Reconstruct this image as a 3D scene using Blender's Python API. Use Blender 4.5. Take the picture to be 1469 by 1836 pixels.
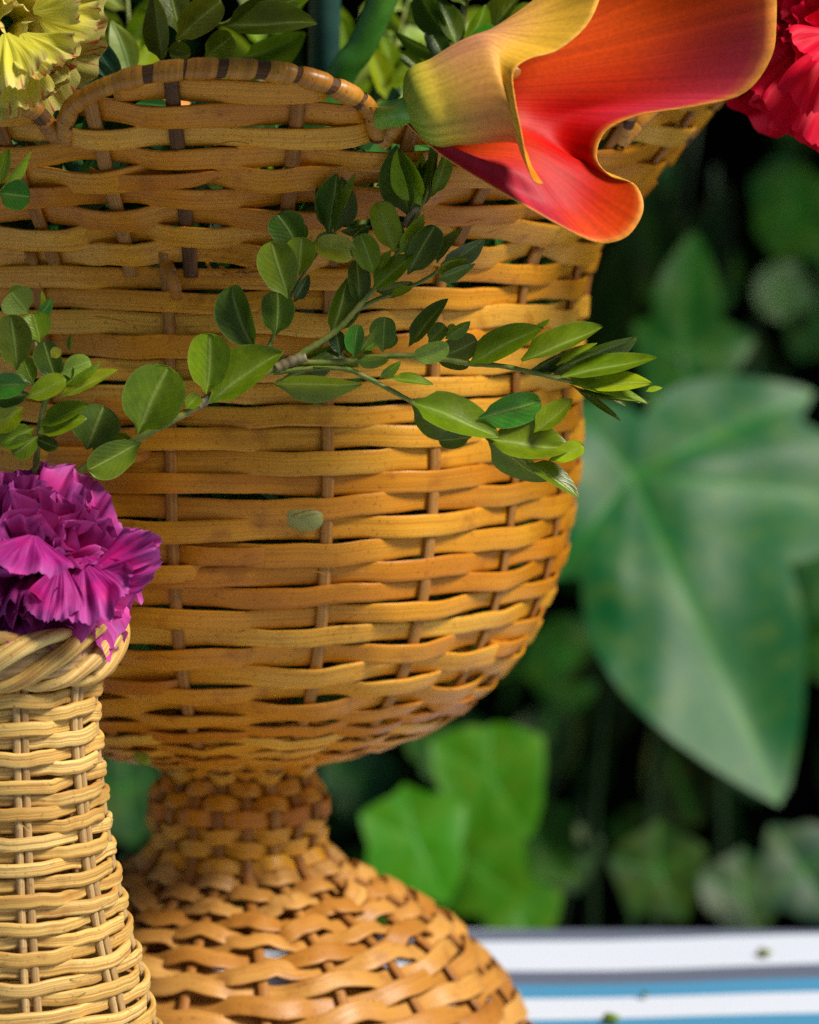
import bpy, math, random
import numpy as np
from mathutils import Vector, Matrix, noise as mnoise
R_ = math.radians
rnd = random.Random(11)
for o in list(bpy.data.objects):
    bpy.data.objects.remove(o)
SC = bpy.context.scene
COL = SC.collection

# ------------------------------------------------------------------ camera
VF, D0, PITCH = R_(18.0), 1.043, R_(6.5)
FPX = 918 / math.tan(VF / 2)              # focal length in photo pixels
S0 = D0 / FPX                             # metres per photo pixel at the goblet axis
CP, SP = math.cos(PITCH), math.sin(PITCH)
AX = 424                                  # photo column of the goblet axis
def _axis(y):
    v = (y - 918) / FPX
    d = D0 * CP / (CP - v * SP)
    return d * (-SP - v * CP)
CAMZ = -_axis(1930)
CAM = np.array([(734.5 - AX) * S0, -D0 * CP, CAMZ])
def axis_z(y):
    return CAMZ + _axis(y)
def P(x, y, d):
    u, v = (x - 734.5) / FPX, (y - 918) / FPX
    return CAM + d * np.array([u, CP - v * SP, -SP - v * CP])
def ground(x, y, z=0.0):
    u, v = (x - 734.5) / FPX, (y - 918) / FPX
    d = (z - CAMZ) / (-SP - v * CP)
    return CAM + d * np.array([u, CP - v * SP, -SP - v * CP])
cd = bpy.data.cameras.new('camera')
cam = bpy.data.objects.new('camera', cd); COL.objects.link(cam)
cam.location = CAM; cam.rotation_euler = (math.pi / 2 - PITCH, 0, 0)
cd.sensor_fit = 'VERTICAL'; cd.sensor_height = 24; cd.angle = VF
cd.lens = 12 / math.tan(VF / 2)
cd.clip_start = 0.05; cd.clip_end = 100
cd.dof.use_dof = True; cd.dof.focus_distance = 0.897
cd.dof.aperture_fstop = cd.lens / 1000 / 0.0128
cd.dof.aperture_blades = 7
SC.camera = cam

# ------------------------------------------------------------------ light
SUN_EL, SUN_AZ = R_(47), R_(117)          # azimuth clockwise from +Y: behind the camera, to the right
W = bpy.data.worlds.new('World'); SC.world = W; W.use_nodes = True
nt = W.node_tree
sky = nt.nodes.new('ShaderNodeTexSky'); sky.sky_type = 'NISHITA'; sky.sun_disc = False
sky.sun_elevation = SUN_EL; sky.sun_rotation = SUN_AZ
bg = nt.nodes['Background']; bg.inputs[1].default_value = 0.05
nt.links.new(sky.outputs[0], bg.inputs[0])
sl = bpy.data.lights.new('sun', 'SUN'); sl.energy = 4.6; sl.angle = R_(18); sl.color = (1, .94, .84)
sun = bpy.data.objects.new('sun', sl); COL.objects.link(sun)
sd = Vector((math.sin(SUN_AZ) * math.cos(SUN_EL), math.cos(SUN_AZ) * math.cos(SUN_EL), math.sin(SUN_EL)))
sun.rotation_euler = sd.to_track_quat('Z', 'Y').to_euler(); sun.location = sd * 5
SC.view_settings.view_transform = 'Standard'; SC.view_settings.look = 'None'
SC.view_settings.exposure = 0.28; SC.view_settings.gamma = 1
SC.cycles.max_bounces = 8; SC.cycles.use_denoising = False

# ------------------------------------------------------------------ materials
def new_mat(name):
    m = bpy.data.materials.new(name); m.use_nodes = True
    return m, m.node_tree, m.node_tree.nodes['Principled BSDF']
class NT:
    def __init__(s, nt): s.nt = nt
    def n(s, typ, **kw):
        x = s.nt.nodes.new(typ)
        for k, v in kw.items():
            if k.startswith('i_'):
                x.inputs[int(k[2:]) if k[2:].isdigit() else k[2:].replace('_', ' ')].default_value = v
            else: setattr(x, k, v)
        return x
    def l(s, a, b): s.nt.links.new(a, b)
    def math(s, op, a, b=None, c=None):
        x = s.nt.nodes.new('ShaderNodeMath'); x.operation = op
        for i, v in enumerate((a, b, c)):
            if v is None: continue
            if isinstance(v, (int, float)): x.inputs[i].default_value = v
            else: s.l(v, x.inputs[i])
        return x.outputs[0]
    def mix(s, fac, a, b, mode='MIX'):
        x = s.nt.nodes.new('ShaderNodeMix'); x.data_type = 'RGBA'; x.blend_type = mode
        for sock, v in ((x.inputs[0], fac), (x.inputs[6], a), (x.inputs[7], b)):
            if isinstance(v, (int, float)): sock.default_value = v
            elif isinstance(v, tuple): sock.default_value = (*v, 1) if len(v) == 3 else v
            else: s.l(v, sock)
        return x.outputs[2]
    def ramp(s, fac, stops):
        x = s.nt.nodes.new('ShaderNodeValToRGB')
        e = x.color_ramp.elements
        while len(e) < len(stops): e.new(0.5)
        for el, (p, c) in zip(e, stops):
            el.position = p; el.color = (*c, 1) if len(c) == 3 else c
        s.l(fac, x.inputs[0]); return x.outputs[0]
    def maprange(s, v, a, b, c=0.0, d=1.0, smooth=False):
        x = s.nt.nodes.new('ShaderNodeMapRange')
        if smooth: x.interpolation_type = 'SMOOTHSTEP'
        s.l(v, x.inputs[0])
        for i, q in enumerate((a, b, c, d)): x.inputs[1 + i].default_value = q
        return x.outputs[0]

def cane_mat(name, cols, rough, grain, stain, fine=1500.0, coat=0.0, stripes=0.6):
    """split cane / reed: grain runs along the strand (UV x, metres), tint differs from strand to strand"""
    m, t, b = new_mat(name); k = NT(t)
    uv = k.n('ShaderNodeUVMap'); oi = k.n('ShaderNodeObjectInfo'); tc = k.n('ShaderNodeTexCoord')
    sx = k.n('ShaderNodeSeparateXYZ'); k.l(uv.outputs[0], sx.inputs[0])
    off = k.math('MULTIPLY', oi.outputs['Random'], 37.0)
    def gr(fx, fy, det=3.0):
        c = k.n('ShaderNodeCombineXYZ')
        k.l(k.math('ADD', k.math('MULTIPLY', sx.outputs[0], fx), off), c.inputs[0])
        k.l(k.math('MULTIPLY', sx.outputs[1], fy), c.inputs[1]); k.l(off, c.inputs[2])
        q = k.n('ShaderNodeTexNoise'); q.inputs['Scale'].default_value = 1; q.inputs['Detail'].default_value = det
        k.l(c.outputs[0], q.inputs['Vector']); return q.outputs[0]
    g1 = gr(18, fine, 2); g2 = gr(45, fine * 2.6, 2); lng = gr(22, 60, 3)
    base = k.ramp(k.math('ADD', k.math('MULTIPLY', oi.outputs['Random'], 0.5), k.math('MULTIPLY', lng, 0.62)), cols)
    c = k.mix(k.maprange(g1, 0.40, .66, 0, grain), base, stain)
    c = k.mix(k.maprange(g2, 0.52, 0.8, 0, grain * stripes), c, stain)
    bl = k.n('ShaderNodeTexNoise'); bl.inputs['Scale'].default_value = 95; bl.inputs['Detail'].default_value = 4
    k.l(tc.outputs['Object'], bl.inputs['Vector'])
    c = k.mix(k.maprange(bl.outputs[0], 0.58, 0.72, 0, 0.5), c, stain)
    sp = k.n('ShaderNodeTexNoise'); sp.inputs['Scale'].default_value = 900; sp.inputs['Detail'].default_value = 2
    k.l(tc.outputs['Object'], sp.inputs['Vector'])
    c = k.mix(k.maprange(sp.outputs[0], 0.62, 0.72, 0, 0.5), c, tuple(v * .45 for v in stain))
    k.l(c, b.inputs['Base Color'])
    b.inputs['Specular IOR Level'].default_value = 0.28
    k.l(k.maprange(g1, 0.3, 0.7, rough - .08, rough + .14), b.inputs['Roughness'])
    if coat: b.inputs['Coat Weight'].default_value = coat; b.inputs['Coat Roughness'].default_value = 0.3
    h = k.math('ADD', g1, k.math('MULTIPLY', g2, 0.5))
    bp = k.n('ShaderNodeBump'); bp.inputs['Strength'].default_value = 0.4; bp.inputs['Distance'].default_value = 0.0003
    k.l(h, bp.inputs['Height']); k.l(bp.outputs[0], b.inputs['Normal'])
    return m
M_CANE = cane_mat('golden_cane', [(0.1, (.40, .105, .003)), (.4, (.66, .235, .008)), (.65, (.82, .365, .020)), (.95, (.92, .54, .08))], .31, .42, (.30, .08, .005), coat=.06, fine=2600)
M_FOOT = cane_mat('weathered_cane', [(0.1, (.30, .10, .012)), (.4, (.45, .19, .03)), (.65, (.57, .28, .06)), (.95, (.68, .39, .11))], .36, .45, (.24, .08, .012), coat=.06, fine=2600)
M_STAKE = cane_mat('stake_cane', [(0.0, (.30, .10, .012)), (.5, (.45, .18, .025)), (1, (.58, .28, .06))], .5, .6, (.13, .05, .02))
M_CORE = cane_mat('dark_hoop', [(0.0, (.09, .036, .010)), (.5, (.15, .062, .016)), (1, (.24, .11, .03))], .55, .6, (.03, .012, .008))
M_WRAP = cane_mat('hoop_cane', [(0.0, (.36, .13, .010)), (.5, (.50, .20, .018)), (1, (.60, .28, .032))], .38, .45, (.20, .065, .012), fine=900, coat=.2)
M_REED = cane_mat('pale_reed', [(0.1, (.50, .28, .06)), (.4, (.66, .43, .115)), (.7, (.78, .56, .19)), (.95, (.76, .40, .06))], .44, .8, (.36, .15, .03), fine=1900, stripes=1)
M_REEDST = cane_mat('reed_stake', [(0.0, (.36, .22, .08)), (.5, (.52, .34, .14)), (1, (.60, .42, .19))], .55, .7, (.22, .11, .04), fine=1300)

def leaf_mat(name, rough=.38, rib=(.34, .46, .10), ribw=.05, trans=.25, veins=True, spec=.32):
    """leaf: colour from the object's own colour; UV x along, y across; paler midrib and faint side veins"""
    m, t, b = new_mat(name); k = NT(t)
    oi = k.n('ShaderNodeObjectInfo'); uv = k.n('ShaderNodeUVMap'); sx = k.n('ShaderNodeSeparateXYZ'); tc = k.n('ShaderNodeTexCoord')
    k.l(uv.outputs[0], sx.inputs[0])
    v = k.math('ABSOLUTE', k.math('SUBTRACT', sx.outputs[1], .5))          # 0 at the rib .. .5 at the margin
    nz = k.n('ShaderNodeTexNoise'); nz.inputs['Scale'].default_value = 260; nz.inputs['Detail'].default_value = 3
    k.l(tc.outputs['Object'], nz.inputs['Vector'])
    nz2 = k.n('ShaderNodeTexNoise'); nz2.inputs['Scale'].default_value = 90; k.l(tc.outputs['Object'], nz2.inputs['Vector'])
    c = k.mix(k.maprange(nz.outputs[0], .35, .7, 0, 1 if veins else .3), k.mix(.28, oi.outputs['Color'], (0, 0, 0)), oi.outputs['Color'])
    c = k.mix(k.maprange(nz2.outputs[0], .45, .75, 0, .3), c, k.mix(.5, oi.outputs['Color'], (.28, .30, .02)))
    glow = k.math('MULTIPLY', k.maprange(v, 0.0, .22, .55, 0, True), k.maprange(sx.outputs[0], .05, .9, 1, .15))
    c = k.mix(glow, c, k.mix(.5, oi.outputs['Color'], rib))
    if veins:
        d = k.math('ADD', k.math('MULTIPLY', sx.outputs[0], 46), k.math('MULTIPLY', v, -40))
        sv = k.maprange(k.math('SINE', k.math('ADD', d, k.math('MULTIPLY', nz.outputs[0], 6))), .1, 1, 0, .08)
        c = k.mix(sv, c, k.mix(.45, oi.outputs['Color'], rib))
    c = k.mix(k.maprange(v, 0.0, ribw, .75, 0), c, rib)
    c = k.mix(k.maprange(v, .455, .5, 0, .45), c, (.22, .30, .05))
    k.l(c, b.inputs['Base Color'])
    b.inputs['Roughness'].default_value = rough; b.inputs['Specular IOR Level'].default_value = spec
    bp = k.n('ShaderNodeBump'); bp.inputs['Strength'].default_value = .35; bp.inputs['Distance'].default_value = .0005
    hh = k.math('ADD', nz.outputs[0], k.maprange(v, 0, .06, -.9, 0))
    if veins: hh = k.math('ADD', hh, k.math('MULTIPLY', sv, -2.0))
    k.l(hh, bp.inputs['Height']); k.l(bp.outputs[0], b.inputs['Normal'])
    tr = k.n('ShaderNodeBsdfTranslucent'); k.l(k.mix(.35, c, (.25, .45, .02)), tr.inputs[0])
    mx = k.n('ShaderNodeMixShader', i_0=trans)
    k.l(b.outputs[0], mx.inputs[1]); k.l(tr.outputs[0], mx.inputs[2]); k.l(mx.outputs[0], t.nodes['Material Output'].inputs[0])
    return m
M_BOX = leaf_mat('boxwood_leaf', rough=.32, spec=.32)
M_BIG = leaf_mat('garden_leaf', rough=.44, rib=(.04, .22, .01), ribw=.03, trans=.10, veins=False, spec=.20)
M_BLADE = leaf_mat('blade_leaf', rough=.45, rib=(.10, .22, .10), ribw=.04, trans=.1, veins=False)

def stem_mat(name, a, b_, scale=300, rough=.5):
    m, t, b = new_mat(name); k = NT(t); tc = k.n('ShaderNodeTexCoord')
    nz = k.n('ShaderNodeTexNoise'); nz.inputs['Scale'].default_value = scale; nz.inputs['Detail'].default_value = 4
    k.l(tc.outputs['Object'], nz.inputs['Vector'])
    k.l(k.mix(k.maprange(nz.outputs[0], .38, .62), a, b_), b.inputs['Base Color']); b.inputs['Roughness'].default_value = rough
    bp = k.n('ShaderNodeBump'); bp.inputs['Strength'].default_value = .4; bp.inputs['Distance'].default_value = .0004
    k.l(nz.outputs[0], bp.inputs['Height']); k.l(bp.outputs[0], b.inputs['Normal'])
    return m
M_TWIG = stem_mat('boxwood_twig', (.13, .21, .02), (.26, .25, .05))
M_BARK = stem_mat('old_twig', (.16, .12, .05), (.30, .25, .15))
M_STEM = stem_mat('flower_stem', (.05, .20, .02), (.09, .28, .03), 120, .4)
M_PALESTEM = stem_mat('calla_stem', (.12, .32, .03), (.2, .42, .05), 120, .35)
M_DARKSTEM = stem_mat('dark_stem', (.012, .05, .045), (.02, .075, .06), 120, .45)
M_PSTEM = stem_mat('plant_stem', (.006, .03, .005), (.012, .045, .008), 60, .6)
M_CALYX = stem_mat('calyx', (.02, .085, .03), (.035, .12, .05), 150, .5)

def petal_mat(name, kind):
    m, t, b = new_mat(name); k = NT(t)
    oi = k.n('ShaderNodeObjectInfo'); uv = k.n('ShaderNodeUVMap'); sx = k.n('ShaderNodeSeparateXYZ'); tc = k.n('ShaderNodeTexCoord')
    k.l(uv.outputs[0], sx.inputs[0])
    c3 = k.n('ShaderNodeCombineXYZ')
    k.l(k.math('MULTIPLY', sx.outputs[0], 2.2), c3.inputs[0]); k.l(k.math('MULTIPLY', sx.outputs[1], 26), c3.inputs[1])
    k.l(k.math('MULTIPLY', oi.outputs['Random'], 40), c3.inputs[2])
    st = k.n('ShaderNodeTexNoise'); st.inputs['Scale'].default_value = 1; st.inputs['Detail'].default_value = 3
    k.l(c3.outputs[0], st.inputs['Vector'])
    nz = k.n('ShaderNodeTexNoise'); nz.inputs['Scale'].default_value = 120; nz.inputs['Detail'].default_value = 3
    k.l(tc.outputs['Object'], nz.inputs['Vector'])
    if kind == 'purple':
        c = k.mix(k.maprange(st.outputs[0], .3, .7), (.28, .003, .13), (.50, .035, .30))
        c = k.mix(k.maprange(nz.outputs[0], .48, .66, 0, .85), c, (.74, .012, .26))
        c = k.mix(k.maprange(sx.outputs[0], .6, 1, 0, .3), c, (.55, .20, .58))
    elif kind == 'red':
        c = k.mix(k.maprange(st.outputs[0], .3, .7), (.60, .001, .018), (.82, .003, .045))
        c = k.mix(k.maprange(sx.outputs[0], .75, 1, 0, .35), c, (.78, .004, .05))
    else:
        c = k.mix(k.maprange(st.outputs[0], .3, .7), (.66, .58, .02), (.80, .74, .10))
        c = k.mix(k.maprange(sx.outputs[0], .55, 1, 0, .6), c, (.80, .74, .30))
        sk = k.math('MULTIPLY', k.maprange(st.outputs[0], .55, .61), k.maprange(sx.outputs[0], .72, .92))
        c = k.mix(k.math('MULTIPLY', sk, .9), c, (.68, .02, .06))
    k.l(c, b.inputs['Base Color']); b.inputs['Roughness'].default_value = .55
    b.inputs['Specular IOR Level'].default_value = .2
    bp = k.n('ShaderNodeBump'); bp.inputs['Strength'].default_value = .4; bp.inputs['Distance'].default_value = .0006
    k.l(st.outputs[0], bp.inputs['Height']); k.l(bp.outputs[0], b.inputs['Normal'])
    tr = k.n('ShaderNodeBsdfTranslucent'); k.l(c, tr.inputs[0])
    mx = k.n('ShaderNodeMixShader', i_0=.22)
    k.l(b.outputs[0], mx.inputs[1]); k.l(tr.outputs[0], mx.inputs[2]); k.l(mx.outputs[0], t.nodes['Material Output'].inputs[0])
    return m
M_PURPLE, M_RED, M_YEL = petal_mat('purple_petal', 'purple'), petal_mat('red_petal', 'red'), petal_mat('yellow_petal', 'yellow')

def calla_mat():
    m, t, b = new_mat('calla_spathe'); k = NT(t)
    at = k.n('ShaderNodeAttribute'); at.attribute_name = 'Col'
    uv = k.n('ShaderNodeUVMap'); mp = k.n('ShaderNodeMapping'); mp.inputs['Scale'].default_value = (1.3, 105, 1)
    k.l(uv.outputs[0], mp.inputs[0])
    st = k.n('ShaderNodeTexNoise'); st.inputs['Scale'].default_value = 1; st.inputs['Detail'].default_value = 4
    k.l(mp.outputs[0], st.inputs['Vector'])
    tc = k.n('ShaderNodeTexCoord'); fn = k.n('ShaderNodeTexNoise'); fn.inputs['Scale'].default_value = 900; fn.inputs['Detail'].default_value = 2
    k.l(tc.outputs['Object'], fn.inputs['Vector'])
    hs = k.n('ShaderNodeHueSaturation'); k.l(at.outputs[0], hs.inputs['Color'])
    k.l(k.math('ADD', k.maprange(st.outputs[0], .3, .7, .74, 1.12), k.maprange(fn.outputs[0], .35, .65, -.07, .07)), hs.inputs['Value'])
    k.l(hs.outputs[0], b.inputs['Base Color']); b.inputs['Roughness'].default_value = .5; b.inputs['Specular IOR Level'].default_value = .18
    
    bp = k.n('ShaderNodeBump'); bp.inputs['Strength'].default_value = .15; bp.inputs['Distance'].default_value = .0004
    k.l(st.outputs[0], bp.inputs['Height']); k.l(bp.outputs[0], b.inputs['Normal'])
    tr = k.n('ShaderNodeBsdfTranslucent'); k.l(hs.outputs[0], tr.inputs[0])
    mx = k.n('ShaderNodeMixShader', i_0=.10)
    k.l(b.outputs[0], mx.inputs[1]); k.l(tr.outputs[0], mx.inputs[2]); k.l(mx.outputs[0], t.nodes['Material Output'].inputs[0])
    return m
M_CALLA = calla_mat()

# ------------------------------------------------------------------ object helpers
def obj(name, mesh, mat=None, parent=None, color=None):
    o = bpy.data.objects.new(name, mesh); COL.objects.link(o)
    if mat is not None and not mesh.materials: mesh.materials.append(mat)
    if parent is not None: o.parent = parent
    if color is not None: o.color = (*color, 1)
    return o
def thing(name, label, cat, group=None):
    o = bpy.data.objects.new(name, None); COL.objects.link(o); o.empty_display_size = .02
    o['label'] = label; o['category'] = cat
    if group: o['group'] = group
    return o
def tag(o, label, cat, group=None):
    o['label'] = label; o['category'] = cat
    if group: o['group'] = group
    return o
def grid_mesh(name, V, UV=None, closed_u=False, closed_v=False, caps=False, cols=None):
    """V: (n, m, 3) grid of points -> quads. UV: (n, m, 2)"""
    n, m = V.shape[:2]
    idx = np.arange(n * m).reshape(n, m)
    a = idx if closed_u else idx[:-1]
    nx = np.roll(idx, -1, 0) if closed_u else idx[1:]
    if closed_v:
        q = np.stack([a, nx, np.roll(nx, -1, 1), np.roll(a, -1, 1)], -1)
    else:
        q = np.stack([a[:, :-1], nx[:, :-1], nx[:, 1:], a[:, 1:]], -1)
    faces = q.reshape(-1, 4).tolist()
    if caps and closed_v and not closed_u:
        faces.append(idx[0].tolist()); faces.append(idx[-1][::-1].tolist())
    me = bpy.data.meshes.new(name)
    me.from_pydata(V.reshape(-1, 3).tolist(), [], faces)
    if UV is not None:
        ul = me.uv_layers.new(name='UVMap')
        li = np.empty(len(me.loops), dtype=np.int32); me.loops.foreach_get('vertex_index', li)
        ul.data.foreach_set('uv', UV.reshape(-1, 2)[li].astype(np.float32).ravel())
    if cols is not None:
        ca = me.color_attributes.new('Col', 'FLOAT_COLOR', 'POINT')
        c4 = np.concatenate([cols.reshape(-1, 3), np.ones((n * m, 1))], 1).astype(np.float32)
        ca.data.foreach_set('color', c4.ravel())
    me.polygons.foreach_set('use_smooth', [True] * len(me.polygons))
    return me
def unit(a): return a / np.maximum(np.linalg.norm(a, axis=-1, keepdims=True), 1e-12)
def frame(c, nrm, closed=False):
    t = (np.roll(c, -1, 0) - np.roll(c, 1, 0)) if closed else np.gradient(c, axis=0)
    t = unit(t); b = unit(np.cross(t, nrm)); n = np.cross(b, t)
    return t, n, b
def arclen(c):
    return np.concatenate([[0], np.cumsum(np.linalg.norm(np.diff(c, axis=0), axis=1))])
def ribbon(name, c, nrm, width, thick, closed=False, bulge=.12, twist=None):
    """flat cane: rounded-rectangle section, slightly convex outside"""
    t, n, b = frame(c, nrm, closed)
    if twist is not None:
        ca, sa = np.cos(twist)[:, None], np.sin(twist)[:, None]
        n, b = n * ca + b * sa, b * ca - n * sa
    w = np.broadcast_to(np.asarray(width, float), (len(c),)); h = thick
    sec = [(-.5, -.4), (-.5, .25), (-.465, .5), (-.3, .5 + bulge), (.3, .5 + bulge), (.465, .5), (.5, .25), (.5, -.4)]
    V = np.stack([c + b * (w * p)[:, None] + n * (h * q) for p, q in sec], 1)
    L = arclen(c); UV = np.stack([np.stack([L, w * p + (.0 if q > 0 else .02)], -1) for p, q in sec], 1)
    return grid_mesh(name, V, UV, closed_u=closed, closed_v=True, caps=True)
def tube(name, c, rad, sides=8, closed=False, squash=1.0, nrm=None):
    c = np.asarray(c, float)
    if nrm is None:
        tt = c[-1] - c[0] if not closed else np.array([0, 0, 1.])
        up = np.array([0, 0, 1.]) if abs(unit(tt)[2]) < .8 else np.array([0, -1., 0])
        nrm = np.broadcast_to(up, c.shape)
    t, n, b = frame(c, nrm, closed)
    r = np.broadcast_to(np.asarray(rad, float), (len(c),))[:, None]
    a = np.linspace(0, 2 * np.pi, sides, endpoint=False)
    V = np.stack([c + (n * math.cos(x) * squash + b * math.sin(x)) * r for x in a], 1)
    L = arclen(c); UV = np.stack([np.stack([L, r[:, 0] * x], -1) for x in a], 1)
    return grid_mesh(name, V, UV, closed_u=closed, closed_v=True, caps=True)
def smooth_path(pts, n=8):
    """Catmull-Rom through pts"""
    p = np.asarray(pts, float)
    if len(p) == 2: return p[0] + np.linspace(0, 1, n + 1)[:, None] * (p[1] - p[0])
    q = np.concatenate([[2 * p[0] - p[1]], p, [2 * p[-1] - p[-2]]])
    out = []
    for i in range(len(p) - 1):
        a, b, c, d = q[i:i + 4]
        for t in np.linspace(0, 1, n, endpoint=False):
            out.append(.5 * (2 * b + (c - a) * t + (2 * a - 5 * b + 4 * c - d) * t * t + (3 * b - a - 3 * c + d) * t ** 3))
    out.append(p[-1]); return np.array(out)
def wob(x, seed, amp):                    # smooth 1-D noise
    return amp * np.array([mnoise.noise((float(v), seed * 3.17, seed * .71)) for v in np.atleast_1d(x)])

# ------------------------------------------------------------------ setting: ground, table, cloth, hedge wall
def sheet(name, x0, x1, y0, y1, z, nx, ny, mat, f=None):
    X, Y = np.meshgrid(np.linspace(x0, x1, nx), np.linspace(y0, y1, ny), indexing='ij')
    Z = np.full_like(X, z)
    if f is not None: Z = Z + f(X, Y)
    return obj(name, grid_mesh(name, np.stack([X, Y, Z], -1), np.stack([X, Y], -1)), mat)
mg, t_, b_ = new_mat('soil'); k = NT(t_)
nz = k.n('ShaderNodeTexNoise'); nz.inputs['Scale'].default_value = 14; nz.inputs['Detail'].default_value = 8
tc = k.n('ShaderNodeTexCoord'); k.l(tc.outputs['Object'], nz.inputs['Vector'])
k.l(k.mix(nz.outputs[0], (.025, .018, .010), (.055, .045, .022)), b_.inputs['Base Color']); b_.inputs['Roughness'].default_value = .95
g = sheet('ground', -8, 8, -6, 8, -.75, 40, 40, mg, lambda X, Y: .02 * np.sin(X * 7) * np.cos(Y * 6)); g['kind'] = 'structure'

EDGE = ground(1150, 1650, .003)[1]        # back edge of the table top
mw, t_, b_ = new_mat('table_wood'); b_.inputs['Base Color'].default_value = (.22, .12, .06, 1)
def box_mesh(name, x0, x1, y0, y1, z0, z1, bev=.004):
    import bmesh
    bm = bmesh.new(); bmesh.ops.create_cube(bm, size=1)
    for v in bm.verts:
        v.co = ((x0 + x1) / 2 + v.co.x * (x1 - x0), (y0 + y1) / 2 + v.co.y * (y1 - y0), (z0 + z1) / 2 + v.co.z * (z1 - z0))
    bmesh.ops.bevel(bm, geom=bm.edges[:], offset=bev, segments=2, affect='EDGES')
    me = bpy.data.meshes.new(name); bm.to_mesh(me); bm.free(); return me
tb = thing('table', 'garden table under the striped cloth', 'table'); tb.location = (0, 0, -.75)
TX0, TX1, TY0 = -.75, .85, -.62
def part_at(name, me, mat, parent, color=None):
    o = obj(name, me, mat, parent, color); o.matrix_parent_inverse = Matrix.Translation(-Vector(parent.location)); return o
part_at('tabletop', box_mesh('tabletop', TX0, TX1, TY0, EDGE - .004, -.034, -.0045), mw, tb)
for lx in (TX0 + .06, TX1 - .06):
    for ly in (TY0 + .06, EDGE - .07):
        part_at('leg', box_mesh('leg', lx - .025, lx + .025, ly - .025, ly + .025, -.745, -.036), mw, tb)

# cloth: woven stripes that run nearly along the back edge
mc, t_, b_ = new_mat('striped_cloth'); k = NT(t_)
uv = k.n('ShaderNodeUVMap'); sx = k.n('ShaderNodeSeparateXYZ'); k.l(uv.outputs[0], sx.inputs[0])
nzc = k.n('ShaderNodeTexNoise'); nzc.inputs['Scale'].default_value = 9; k.l(uv.outputs[0], nzc.inputs['Vector'])
pos = k.math('ADD', sx.outputs[1], k.math('MULTIPLY', k.math('SUBTRACT', nzc.outputs[0], .5), .0015))
EX = 1100
def sy(y): return EDGE - ground(EX, y, .003)[1]      # metres in from the back edge, along UV y
SB = [sy(1671), sy(1724), sy(1748), sy(1773), sy(1809), sy(1850), sy(1875)]
GREY, WHITE, BLUE = (.055, .075, .14), (.62, .68, .79), (.001, .22, .43)
stops = [(0.0, GREY), (SB[0], WHITE), (SB[1], GREY), (SB[2], BLUE), (SB[3], WHITE), (SB[4], BLUE), (SB[5], GREY), (SB[6], WHITE)]
per = SB[6] + (SB[1] - SB[0])
fr = k.math('DIVIDE', pos, per)
fr = k.math('FRACT', k.math('ADD', fr, 1.0))
x = t_.nodes.new('ShaderNodeValToRGB'); x.color_ramp.interpolation = 'CONSTANT'
e = x.color_ramp.elements
while len(e) < len(stops): e.new(.5)
for el, (p_, c_) in zip(e, stops): el.position = p_ / per; el.color = (*c_, 1)
k.l(fr, x.inputs[0])
wv = k.n('ShaderNodeTexNoise'); wv.inputs['Scale'].default_value = 900; k.l(uv.outputs[0], wv.inputs['Vector'])
k.l(k.mix(k.maprange(wv.outputs[0], .3, .7, 0, .10), x.outputs[0], (.25, .27, .33)), b_.inputs['Base Color'])
b_.inputs['Roughness'].default_value = .85; b_.inputs['Sheen Weight'].default_value = .2
bp = k.n('ShaderNodeBump'); bp.inputs['Strength'].default_value = .4; bp.inputs['Distance'].default_value = .0005
k.l(wv.outputs[0], bp.inputs['Height']); k.l(bp.outputs[0], b_.inputs['Normal'])
nx_, prof = 70, []
for s in np.linspace(0, 1, 60): prof.append((TY0 - .01 + s * (EDGE - TY0), 0.0))
for a in np.linspace(0, math.pi / 2, 7)[1:]: prof.append((EDGE - .010 + .012 * math.sin(a), -.012 + .012 * math.cos(a)))
for s in np.linspace(.02, .25, 10): prof.append((EDGE + .002, -.012 - s))
prof = np.array(prof); dl = arclen(np.c_[prof, np.zeros(len(prof))]); Ledge = dl[59] + .006
X = np.linspace(TX0 - .01, TX1 + .01, nx_)
V = np.zeros((nx_, len(prof), 3)); UVc = np.zeros((nx_, len(prof), 2))
for i, xx in enumerate(X):
    rip = .0005 * np.sin(xx * 22 + prof[:, 0] * 9) + .0003 * np.sin(xx * 51 - prof[:, 0] * 15)
    hang = (prof[:, 1] < -.02)
    V[i, :, 0] = xx; V[i, :, 1] = prof[:, 0] + np.where(hang, .012 * (1 + np.sin(xx * 30)) * np.minimum(1, -prof[:, 1] * 6), 0) - .0025 * max(0, xx - .16) * 8 * (prof[:, 0] > EDGE - .05)
    V[i, :, 2] = prof[:, 1] + np.where(hang, 0, rip * (prof[:, 0] < EDGE - .02)) + .0015
    UVc[i, :, 0] = xx; UVc[i, :, 1] = Ledge - dl + (xx - (EX - 734.5) / FPX * 1.27 - CAM[0]) * .10
cl = obj('tablecloth', grid_mesh('tablecloth', V, UVc), mc)
tag(cl, 'white tablecloth with blue and grey stripes on the table', 'tablecloth')

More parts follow.
